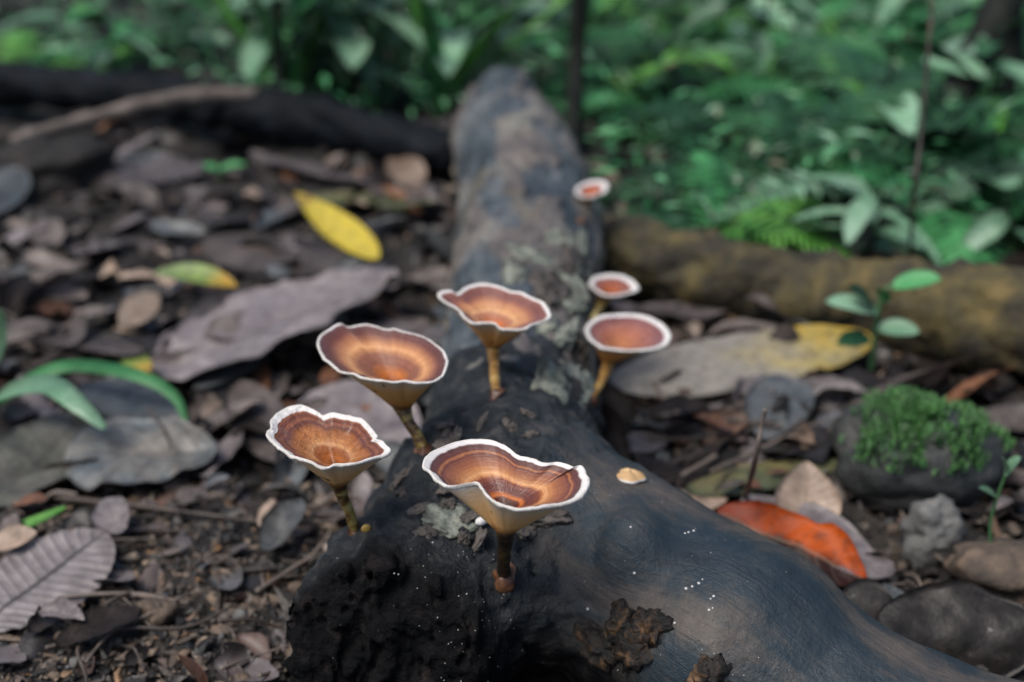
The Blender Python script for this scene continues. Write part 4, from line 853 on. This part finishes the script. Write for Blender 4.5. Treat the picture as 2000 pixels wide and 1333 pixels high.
# twigs
def twig(label, pts, r, mat='twig', seed=0, group=None):
    n = len(pts); V, F, uv = tube(pts, list(np.linspace(r, r * 0.55, n)), 10 * n, 8, r * 0.5, 1.3, seed)
    return solo('twig', V, F, M[mat], label, 'twig', group, uv)
twig('long thin twig lying across the soil toward the log', [G(100, 962), G(250, 990), G(400, 1012), G(520, 1020), G(660, 1030, 1.2)], 0.16, 'twig', 1)
twig('twig standing up out of the litter behind the branch', [atz(1452, 985, 0.6), aty(1475, 900, 53.5), aty(1488, 830, 53.2), aty(1495, 800, 53)], 0.14, 'twig_pale', 2)
twig('dark crooked twig over the blue-grey leaf', [atz(290, 800, 1.9), atz(320, 840, 2.0), atz(335, 880, 1.9)], 0.09, 'twig', 3)
twig('pale stick sticking out from under the fading leaf', [atz(1260, 740, 1.0), atz(1310, 790, 1.0), atz(1360, 850, 0.8)], 0.2, 'twig_pale', 4)
twig('brown twig lying behind the branch among the leaves', [atz(1270, 860, 0.9), atz(1360, 855, 1.2), atz(1450, 845, 1.3)], 0.17, 'twig', 5)
twig('pale twig pointing away from the branch crest', [atz(1280, 915, 0.8), atz(1370, 885, 1.0), atz(1440, 850, 1.1)], 0.22, 'twig', 6)
twig('greyish twig beside the tan leaf', [atz(1330, 930, 0.8), atz(1400, 890, 1.2)], 0.15, 'twig_pale', 7)
twig('thin orange rootlet near the ribbed leaf', [G(90, 1172), G(130, 1168), G(165, 1190)], 0.09, 'chip', 8)
twig('short straw standing on the bare soil', [G(512, 1130, 0.4), G(520, 1180, 0.5)], 0.07, 'twig_pale', 9)
rng = random.Random(77)
for k in range(96):
    px, py = (rng.uniform(-80, 2080), rng.uniform(420, 1320)) if k < 60 else (rng.uniform(-40, 640), rng.uniform(960, 1330)) if k < 80 else (rng.uniform(1180, 1520), rng.uniform(780, 960)); q = atz(px, py, 0.6)
    if on_log(q[0], q[1]): continue
    L = rng.uniform(2, 8); a = rng.gauss(0.2, 0.7) if rng.random() < 0.7 else rng.uniform(0, 3.14); pts = []
    for f in (-0.5, -0.15, 0.2, 0.5):
        x = q[0] + math.cos(a) * L * f + rng.gauss(0, 0.12 * L * 0.3); y = q[1] + math.sin(a) * L * f + rng.gauss(0, 0.12 * L * 0.3); pts.append((x, y, gh(x, y) + rng.uniform(0.25, 1.0)))
    mt_ = rng.choice(['twig', 'twig', 'twig_pale']); twig(('short ' if L < 5 else 'longer ') + ('pale' if mt_ == 'twig_pale' else 'brown') + ' loose twig near ' + near(q[0], q[1]), pts, rng.uniform(0.05, 0.16), mt_, 20 + k, 'twigs in the litter')

# ------------------------------------------------------------------ stones
def stone(label, px, py, z, r, mat, seed, amp=0.16, sub=(26, 36)):
    q = atz(px, py, z); V, F = blob(q, r[0], r[1], r[2], sub[0], sub[1], amp, 1.1, seed, 0, None, 5)
    root = thing('stone', (q[0], q[1], max(V[:, 2].min(), 0)), label, 'stone'); part('rock', root, V, F, M[mat]); return root, q, V
root, q, V = stone('dark stone capped with bright green moss', 1790, 900, 1.7, (4.2, 3.4, 2.7), 'stone_dark', 3, 0.2)
rs = np.random.RandomState(3); TV = []; TF = []
cand = V[(V[:, 2] > q[2] + 1.0)]
for k in range(9000):
    p = cand[rs.randint(len(cand))] + rs.normal(0, 0.2, 3) * np.array([1, 1, 0.05])
    if fbm(np.array([p]) * 0.6, 3, 7)[0] < -0.12 or p[1] > q[1] + 2.6: continue
    a = rs.uniform(0, 6.28); l = rs.uniform(0.2, 0.5); w_ = rs.uniform(0.02, 0.045); d = np.array([math.cos(a) * 0.8, math.sin(a) * 0.8, rs.uniform(0.3, 1.0)]) * l; s_ = np.array([-math.sin(a), math.cos(a), 0]) * w_
    n = len(TV); TV += [p - s_ - [0, 0, .1], p + s_ - [0, 0, .1], p + d * 0.6 + s_, p + d, p + d * 0.6 - s_]; TF += [(n, n + 1, n + 2, n + 4), (n + 4, n + 2, n + 3)]
part('moss', root, TV, TF, M['moss'])['kind'] = 'stuff'
stone('small light grey angular stone before the mossy one', 1822, 1040, 1.0, (1.35, 1.1, 1.4), 'stone', 8, 0.38)
stone('brown gritty stone beside the wide dark leaf', 1985, 1125, 0.7, (2.6, 2.0, 1.5), 'stone_brown', 12, 0.26)
stone('tiny brown pebble by the yellow speck', 1870, 1105, 0.6, (0.55, 0.5, 0.45), 'stone_brown', 14)
stone('dark reddish lump of rotten seed on the bare soil', 300, 1195, 0.6, (0.95, 0.7, 0.6), 'stone_brown', 16, 0.2)
stone('dark earthy clod heaped beside the pale rounded leaf', 100, 330, 1.5, (5.0, 4.0, 2.6), 'soil', 18, 0.3)
rng = random.Random(8)
for k in range(46):
    px, py = (rng.uniform(1650, 2000), rng.uniform(960, 1130)) if k < 22 else (rng.uniform(0, 600), rng.uniform(1150, 1330))
    q = atz(px, py, 0.3)
    if on_log(q[0], q[1]): continue
    r = rng.uniform(0.15, 0.42); V, F = blob((q[0], q[1], gh(q[0], q[1]) + r * 0.3), r, r * rng.uniform(0.7, 1), r * 0.8, 9, 13, 0.2, 1.2, 300 + k)
    mt_ = rng.choice(['stone_brown', 'stone_brown', 'stone', 'stone_dark']); solo('pebble', V, F, M[mt_], ('tiny ' if r < 0.28 else 'rounded ') + {'stone_brown': 'brown', 'stone': 'grey', 'stone_dark': 'blackish'}[mt_] + ' gritty pebble near ' + near(q[0], q[1]), 'pebble', 'pebbles on the forest floor')

# ------------------------------------------------------------------ other logs
V, F, uv = tube([aty(1100, 482, 89), aty(1240, 502, 87), aty(1450, 545, 83.5), aty(1700, 590, 80.4), aty(1900, 620, 76.5), aty(2150, 645, 73.4)], [2.3, 2.5, 2.4, 2.3, 3.0, 3.4], 170, 72, 1.1, 0.45, 5, True, 6)
solo('fallen_log', V, F, M['moss_log'], 'ochre mossy log crossing behind the seedling', 'log', None, uv)
V, F, uv = tube([aty(-260, 130, 136), aty(0, 160, 128), aty(250, 185, 124), aty(480, 215, 120), aty(640, 240, 117), aty(890, 300, 111)], [2.4, 2.0, 1.8, 2.0, 1.9, 1.5], 130, 48, 0.9, 0.45, 6, True, 5)
solo('fallen_log', V, F, M['dark_log'], 'black wet log lying behind the litter field', 'log', None, uv)
V, F, uv = tube([aty(25, 275, 108), aty(200, 225, 113), aty(360, 190, 117), aty(520, 185, 120)], [0.5, 0.6, 0.65, 0.6], 50, 18, 0.25, 0.8, 7, True, 4)
solo('fallen_branch', V, F, M['twig_pale'], 'pale peeled branch leaning against the black log', 'branch', None, uv)
V, F, uv = tube([aty(350, 120, 150), aty(180, 35, 165), aty(-150, 20, 170)], [0.5, 0.6, 0.6], 40, 10, 0.15, 0.6, 7)
solo('fallen_branch', V, F, M['stem_dark'], 'thin dark bough hanging over the far ferns', 'branch', None, uv)

# ------------------------------------------------------------------ seedlings and grass near by
def plant_leaf(root, p, d, L, W, mat, droop=0.1, seed=0, b=0.55, a=0.95, tip=0.45):
    V, F, uv = leaf_geo(L, W, 7, 12, a, b, 0.1, droop, 0.15, 0.1, 0, seed, 0, 0.025)
    ex = nrm(d); ey = nrm(np.cross([0, 0, 1.0], ex)); ez = np.cross(ex, ey)
    tp_ = tip if ey[1] > 0 else -tip; ey, ez = ey * math.cos(tp_) + ez * math.sin(tp_), ez * math.cos(tp_) - ey * math.sin(tp_)
    part('leaf', root, V @ np.stack([ex, ey, ez]) + np.asarray(p), F, LM[mat], uv)
b0 = atz(1700, 745, 0.4); Y0 = b0[1]
root = thing('seedling', b0, 'young seedling with five small leaves before the mossy log', 'seedling')
tp = aty(1720, 585, Y0); V, F, uv = tube([b0 - [0, 0, .5], aty(1706, 680, Y0), tp, aty(1745, 555, Y0)], [0.2, 0.16, 0.13, 0.09], 20, 8); part('stem', root, V, F, M['stem_green'], uv)
for (x0, y0, x1, y1, w_, m) in [(1715, 610, 1612, 590, 1.35, 'bluegreen'), (1740, 560, 1838, 545, 1.35, 'green'), (1712, 640, 1795, 650, 1.3, 'bluegreen'), (1708, 600, 1655, 562, 1.2, 'darkgreen'), (1700, 660, 1635, 672, 1.2, 'darkgreen'), (1722, 590, 1725, 565, 1.0, 'green')]:
    p = aty(x0, y0, Y0); q2 = aty(x1, y1, Y0 - 0.8); plant_leaf(root, p, q2 - p, np.linalg.norm(q2 - p), w_, m, 0.05)
b0 = atz(1940, 1078, 1.4); Y0 = b0[1]
root = thing('seedling', b0, 'thin green sprout with two rounded seed leaves by the brown stone', 'seedling')
V, F, uv = tube([b0 - [0, 0, .6], aty(1935, 1020, Y0), aty(1952, 960, Y0), aty(1965, 925, Y0)], [0.09, 0.08, 0.075, 0.06], 20, 8); part('stem', root, V, F, M['stem_green'], uv)
for (x0, y0, x1, y1, w_, m) in [(1962, 930, 1995, 893, 0.8, 'bluegreen'), (1945, 970, 1912, 952, 0.45, 'bluegreen'), (1964, 925, 1958, 893, 0.5, 'bluegreen')]:
    p = aty(x0, y0, Y0); q2 = aty(x1, y1, Y0 - 0.3); plant_leaf(root, p, q2 - p, np.linalg.norm(q2 - p), w_, m, 0.05)
b0 = atz(-20, 800, 0.3)
root = thing('grass_tuft', b0, 'green arching grass blades over the grey leaves', 'grass')
def blade(root, pts, w_, mat, n=26):
    P = cr(pts, n); T = np.gradient(P, axis=0); V = []; UV = []
    for k in range(n):
        f = k / (n - 1); s_ = nrm(np.cross(T[k], [0.15, -0.5, 1.0])) * w_ * 0.5 * max(0.02, math.sin(math.pi * min(f * 0.8 + 0.16, 1)) ** 0.8)
        up = nrm(np.cross(s_, T[k])) * w_ * 0.1
        V += [P[k] - s_ + up * 0.6, P[k] - up * 0.2, P[k] + s_ + up * 0.6]; UV += [(0, f), (0.5, f), (1, f)]
    V = np.array(V); B = V - np.array([0, 0, 0.03]); m = len(V); Fg = grid_faces(3, n); rim = [j * 3 for j in range(n)] + [(n - 1) * 3 + 1] + [j * 3 + 2 for j in range(n - 1, -1, -1)] + [1]
    E = np.array([(rim[k], rim[(k + 1) % len(rim)], rim[(k + 1) % len(rim)] + m, rim[k] + m) for k in range(len(rim))])
    part('blade', root, np.vstack([V, B]), np.vstack([Fg, Fg[:, ::-1] + m, E]), LM[mat], np.vstack([UV, UV]))
Yg = b0[1]
blade(root, [b0, aty(0, 770, Yg - 2), aty(90, 752, Yg - 4), aty(150, 790, Yg - 6), aty(205, 838, Yg - 7)], 1.35, 'bluegreen')
blade(root, [b0, aty(60, 740, Yg), aty(150, 715, Yg), aty(270, 735, Yg - 2), aty(340, 775, Yg - 3), aty(365, 830, Yg - 4)], 0.9, 'green')
blade(root, [b0 + [-1, 0, 0], aty(-10, 700, Yg), aty(2, 650, Yg), aty(0, 600, Yg)], 0.8, 'bluegreen')
blade(root, [atz(0, 1040, 0.4), atz(60, 1020, 0.9), atz(130, 990, 0.9)], 0.5, 'lime')
b0 = atz(430, 350, 0.3)
root = thing('seedling', b0, 'tiny bright green sprout alone in the brown litter', 'seedling')
for (x1, y1) in [(395, 325), (465, 330), (480, 322)]:
    p = b0 + [0, 0, .8]; q2 = aty(x1, y1, b0[1]); plant_leaf(root, p, q2 - p, np.linalg.norm(q2 - p), 0.8, 'green', 0.1)
V, F, uv = tube([b0 - [0, 0, .4], b0 + [0.1, 0, .4], b0 + [0, 0, .9]], [0.1, 0.09, 0.07], 8, 6); part('stem', root, V, F, M['stem_green'], uv)

# ------------------------------------------------------------------ undergrowth: ferns, broad-leaved herbs, strap-leaved plants
def frond_mesh(L, seed, mat):
    r = random.Random(seed); n = 24; pts = []; droop = r.uniform(0.45, 0.8); side = r.uniform(-0.15, 0.15)
    for k in range(n):
        f = k / (n - 1); pts.append((L * (f * 0.82), side * L * f * f, L * (0.62 * f - droop * f * f)))
    P = np.array(pts); V, F, uv = tube(P, [0.09, 0.07, 0.04, 0.02], n, 5); V = list(V); F = [tuple(x) for x in F]; UV = list(uv)
    for k in range(3, n):
        f = k / (n - 1); ln = L * 0.24 * math.sin(math.pi * (0.12 + 0.86 * f)) ** 0.8; T = nrm(P[min(k + 1, n - 1)] - P[k - 1]); sd = nrm(np.cross([0, 0, 1], T))
        for s_ in (-1, 1):
            d = nrm(sd * s_ + T * 0.45 + np.array([0, 0, r.uniform(-0.35, 0.05)])); wd = L * 0.026; pv = np.cross(d, [0, 0, 1]); pv = nrm(pv)
            m = 6; b = len(V)
            for j in range(m):                       # lobed pinna
                g = j / (m - 1); hw = wd * (1 - g) ** 0.7 * (1.0 if j % 2 == 0 else 0.55); c_ = P[k] + d * ln * g + np.array([0, 0, -0.12 * ln * g * g])
                V += [c_ + pv * hw, c_ - pv * hw]; UV += [(0, g), (1, g)]
            for j in range(m - 1): F.append((b + 2 * j, b + 2 * j + 1, b + 2 * j + 3, b + 2 * j + 2))
    return mesh_data('frond', np.array(V), F, np.array(UV), None, LM[mat])
def lobe_mesh(L, W, mat, seed, droop, a=0.9, b=0.7):
    V, F, uv = leaf_geo(L, W, 5, 11, a, b, 0.1, 0, 0.2, 0.25, 0, seed, 0, 0.03); V[:, 2] -= droop * L * (V[:, 0] / L) ** 2
    return mesh_data('leaf', V, F, uv, None, LM[mat])
FR = [frond_mesh(1.0 * l, s_, m) for l, s_, m in [(16, 1, 'green'), (20, 2, 'green'), (14, 3, 'bluegreen'), (22, 4, 'darkgreen'), (18, 5, 'lime'), (17, 6, 'bluegreen'), (19, 7, 'darkgreen')]]
BL = [lobe_mesh(l, w_, m, s_, dr) for l, w_, m, s_, dr in [(6, 2.4, 'green', 1, .2), (7, 2.8, 'bluegreen', 2, .35), (5, 2.2, 'lime', 3, .25), (6.5, 2.6, 'darkgreen', 4, .3), (7.5, 2.4, 'bluegreen', 5, .45), (5.5, 2.5, 'green', 6, .1)]]
SB = [lobe_mesh(l, w_, m, s_, dr, 1.0, 0.55) for l, w_, m, s_, dr in [(24, 2.2, 'green', 11, .25), (20, 2.6, 'bluegreen', 12, .4), (26, 2.0, 'lime', 13, .15), (22, 2.4, 'darkgreen', 14, .5)]]
STEMS = [mesh_data('stem', *tube([(0, 0, -0.5), (0.2, 0.1, 5), (0, 0.3, 10), (0.4, 0, 15)], [0.22, 0.18, 0.15, 0.1], 14, 7)[:2], None, None, M['stem_dark'])]
rng = random.Random(5)
BGL = ['the mossy log', 'the leaning trunk', 'the upright dark trunk', 'the slender stem', 'the thin upright stem', 'the black log', 'the far trunk end']
def fern(x, y, sc_, n, label, group, pick=None):
    label = ('small ' if sc_ < 0.85 else 'tall ') + '%d-frond ' % n + label + ', nearest ' + near(x, y, BGL)
    root = thing('fern', (x, y, gh(x, y) - 0.2), label, 'fern', group)
    a0 = rng.uniform(0, 6.28)
    for k in range(n):
        o = link('frond', FR[rng.choice(pick or range(len(FR)))], root); o.rotation_euler = (rng.gauss(0, 0.15), rng.uniform(-0.45, 0.15), a0 + 6.283 * k / n + rng.gauss(0, 0.2)); s_ = sc_ * rng.uniform(0.75, 1.15); o.scale = (s_, s_, s_)
def herb(x, y, h_, n, label, group, pick=None, ls=1.0):
    label = ('low ' if h_ < 10 else 'tall ') + '%d-leaved ' % n + label + ', nearest ' + near(x, y, BGL)
    root = thing('herb', (x, y, gh(x, y) - 0.2), label, 'plant', group)
    o = link('stem', STEMS[0], root); o.scale = (1, 1, h_ / 15); o.rotation_euler = (rng.gauss(0, 0.08), rng.gauss(0, 0.08), rng.uniform(0, 6.28))
    for k in range(n):
        f = (k + 1) / n; a = k * 2.4 + rng.gauss(0, 0.3)
        o = link('leaf', BL[rng.choice(pick or range(len(BL)))], root, (0.25 * math.cos(a) * f, 0.25 * math.sin(a) * f, h_ * (0.25 + 0.75 * f) * 0.95)); s_ = ls * rng.uniform(0.7, 1.15); o.scale = (s_, s_, s_); o.rotation_euler = (rng.gauss(0, .3), rng.uniform(-0.5, 0.35), a)
def strap(x, y, sc_, n, label, group, pick=None):
    label = ('small ' if sc_ < 0.88 else 'tall ') + '%d-bladed ' % n + label + ', nearest ' + near(x, y, BGL)
    root = thing('strap_plant', (x, y, gh(x, y) - 0.2), label, 'plant', group)
    for k in range(n):
        a = k * 2.4 + rng.gauss(0, 0.3); o = link('leaf', SB[rng.choice(pick or range(len(SB)))], root, (0.3 * math.cos(a), 0.3 * math.sin(a), 0)); s_ = sc_ * rng.uniform(0.7, 1.1); o.scale = (s_, s_, s_); o.rotation_euler = (rng.gauss(0, .2), rng.uniform(-1.35, -0.75), a)
def scatter(n, x0, x1, y0, y1, sep, fn, avoid=None):
    pts = []; k = 0
    while len(pts) < n and k < n * 60:
        k += 1; px = rng.uniform(x0, x1); Y = rng.uniform(y0, y1); x = (px - 1000) / FPX * (Y * math.cos(PITCH) + 37 * math.sin(PITCH))
        if any((x - a) ** 2 + (Y - b) ** 2 < sep * sep for a, b in pts): continue
        if avoid and avoid(x, Y): continue
        pts.append((x, Y)); fn(x, Y)
nolog = lambda x, y: abs(x - 0.4) < 6.5 and y < 120
scatter(44, 1130, 2800, 97, 200, 7.5, lambda x, y: fern(x, y, rng.uniform(0.7, 1.1), rng.randint(6, 9), 'fern beyond the mossy log', 'ferns beyond the mossy log'), nolog)
scatter(30, 1100, 2800, 100, 205, 8.0, lambda x, y: herb(x, y, rng.uniform(7, 16), rng.randint(6, 10), 'herb among the ferns', 'herbs among the ferns'), nolog)
scatter(16, 520, 1120, 128, 190, 7.0, lambda x, y: herb(x, y, rng.uniform(9, 20), rng.randint(7, 11), 'broad-leaved herb', 'herbs behind the trunk', [0, 1, 4, 1, 5], 1.2), nolog)
scatter(12, 560, 1160, 126, 185, 8.0, lambda x, y: strap(x, y, rng.uniform(0.7, 1.05), rng.randint(5, 8), 'green strap plant', 'strap-leaved plants'), nolog)
scatter(18, -800, 560, 140, 205, 10.0, lambda x, y: herb(x, y, rng.uniform(4, 9), rng.randint(6, 9), 'ground herb', 'herbs behind the black log', None, 0.8))
scatter(14, -800, 560, 138, 205, 10.0, lambda x, y: fern(x, y, rng.uniform(0.45, 0.75), 6, 'fern behind the black log', 'ferns behind the black log'))
def hero_frond(label, pts, wide, mat, seed):
    P = cr(pts, 40); root = thing('fern_frond_plant', P[0], label, 'fern')
    V, F, uv = tube(P, [0.14, 0.11, 0.07, 0.03], 40, 6); rac = part('rachis', root, V, F, M['stem_green'], uv); r = random.Random(seed)
    for k in range(4, 40):
        f = k / 39; ln = wide * math.sin(math.pi * (0.15 + 0.83 * f)) ** 0.7; T = nrm(P[min(k + 1, 39)] - P[k - 1]); sd_ = nrm(np.cross([0, 0, 1], T))
        for s_ in (-1, 1):
            d = nrm(sd_ * s_ + T * 0.4 + np.array([0, 0, r.uniform(-0.3, 0.15)])); V, F, uv = leaf_geo(ln, ln * 0.26, 3, 8, 0.8, 0.6, 0, -0.04, 0.15, 0.1, 0.2, seed + k, 0, 0.02)
            ey = nrm(np.cross([0, 0, 1.0], d)); part('pinna', root, V @ np.stack([d, ey, np.cross(d, ey)]) + P[k], F, LM[mat], uv).parent = rac
hero_frond('long pale fern frond arching low over the mossy log', [atz(1830, 520, 0), aty(1775, 385, 98), aty(1640, 352, 96), aty(1500, 372, 94), aty(1395, 425, 93)], 2.6, 'bluegreen', 1)
hero_frond('bright fern frond arching beside the trunk end', [atz(1260, 330, 0), aty(1230, 190, 128), aty(1290, 120, 127), aty(1400, 110, 126), aty(1440, 150, 125)], 3.2, 'lime', 2)
hero_frond('pale fern frond drooping before the leaning trunk', [atz(1960, 470, 0), aty(1940, 350, 104), aty(1890, 330, 102), aty(1830, 370, 100), aty(1800, 430, 99)], 3.0, 'bluegreen', 3)
def placed(px, py): q = atz(px, py, 0); return q[0], q[1]
herb(*placed(1690, 520), 6, 8, 'pale drooping herb behind the mossy log', 'herbs among the ferns', [1, 4], 0.9)
herb(*placed(620, 215), 15, 9, 'pale broad-leaved herb', 'herbs behind the trunk', [1, 4, 1], 1.25)
herb(*placed(700, 190), 13, 8, 'pale broad-leaved herb', 'herbs behind the trunk', [4, 1], 1.2)
strap(*placed(860, 215), 0.95, 8, 'bright green strap plant', 'strap-leaved plants', [0, 2, 2])
strap(*placed(745, 200), 0.9, 7, 'pale strap plant', 'strap-leaved plants', [1])
herb(*placed(250, 130), 5, 8, 'bright herb behind the black log', 'herbs behind the black log', [2, 5, 1], 0.9)
herb(*placed(1960, 515), 6, 7, 'pale herb', 'herbs among the ferns', [1, 5], 0.8)
# low cover between them
def cover(name, n, x0, x1, y0, y1, seed, label, hmax):
    rs = np.random.RandomState(seed); Vs = []; Fs = []; T = []
    for i in range(n):
        Y = rs.uniform(y0, y1); px = rs.uniform(x0, x1); x = (px - 1000) / FPX * (Y * 0.906 + 15.6)
        if nolog(x, Y): continue
        z = gh(x, Y) if i % 8 == 0 else -0.2
        c_ = np.array([x, Y, z + hmax * rs.rand() ** 1.5]); l = rs.uniform(0.8, 2.4); w_ = l * rs.uniform(0.25, 0.45); a = rs.uniform(0, 6.28); e = rs.uniform(-0.6, 0.7)
        d = np.array([math.cos(a) * math.cos(e), math.sin(a) * math.cos(e), math.sin(e)]); s_ = nrm(np.cross(d, [rs.normal(0, .3), rs.normal(0, .3), 1]))
        k = len(Vs); Vs += [c_, c_ + d * l * .45 + s_ * w_ * .5, c_ + d * l - [0, 0, l * .15], c_ + d * l * .45 - s_ * w_ * .5]; Fs.append((k, k + 1, k + 2, k + 3)); T += [rs.rand()] * 4
    t = NT(name); at = t.n('Attribute', _attribute_name='tone').outputs['Fac']
    c = t.ramp(at, [(0, (0.005, 0.028, 0.011)), (0.4, (0.022, 0.11, 0.042)), (0.75, (0.075, 0.28, 0.11)), (0.93, (0.22, 0.40, 0.26)), (1, (0.15, 0.12, 0.08))])
    m = t.done(c, 0.45, None, 0.3)
    o = link(name, mesh_data(name, np.array(Vs), np.array(Fs), None, {'tone': ('FLOAT', T)}, m, False)); tag(o, label, 'ground cover', None, 'stuff')
cover('ground_cover', 12500, 1080, 3000, 93, 230, 1, 'low tangle of small green leaves between the ferns', 7)
cover('ground_cover', 3500, 480, 1150, 122, 230, 2, 'low tangle of small green leaves behind the trunk end', 6)
cover('ground_cover', 4600, -1100, 560, 138, 240, 3, 'thin scatter of small green leaves behind the black log', 3)
# bare stems
def sapling(label, pts, r, mat='stem_dark'):
    V, F, uv = tube(pts, r, 40, 12, r[0] * 0.2, 0.5, 3); solo('sapling', V, F, M[mat], label, 'sapling', None, uv)
sapling('thin dark upright stem beyond the black log', [atz(548, 280, 0), aty(545, 150, 124), aty(540, 0, 124), aty(535, -500, 126)], [0.5, 0.48, 0.45, 0.4])
sapling('thick dark leaning trunk rising through the ferns', [atz(1770, 420, 0), aty(1820, 300, 112), aty(1900, 120, 118), aty(1990, -60, 124), aty(2150, -500, 140)], [1.7, 1.5, 1.6, 1.8, 1.9])
sapling('thin dark stem rising beside the leaning trunk', [atz(1775, 540, 0), aty(1785, 380, 82), aty(1800, 250, 83), aty(1830, -100, 86)], [0.15, 0.13, 0.11, 0.1], 'twig')
sapling('dark slender stem at the trunk end', [atz(1110, 330, 0), aty(1125, 150, 122), aty(1130, -100, 124), aty(1125, -500, 128)], [0.8, 0.75, 0.7, 0.6])
sapling('dark upright trunk behind the leaning one', [atz(1975, 330, 0), aty(1970, 150, 128), aty(1965, -100, 130), aty(1975, -600, 135)], [1.6, 1.5, 1.5, 1.3])
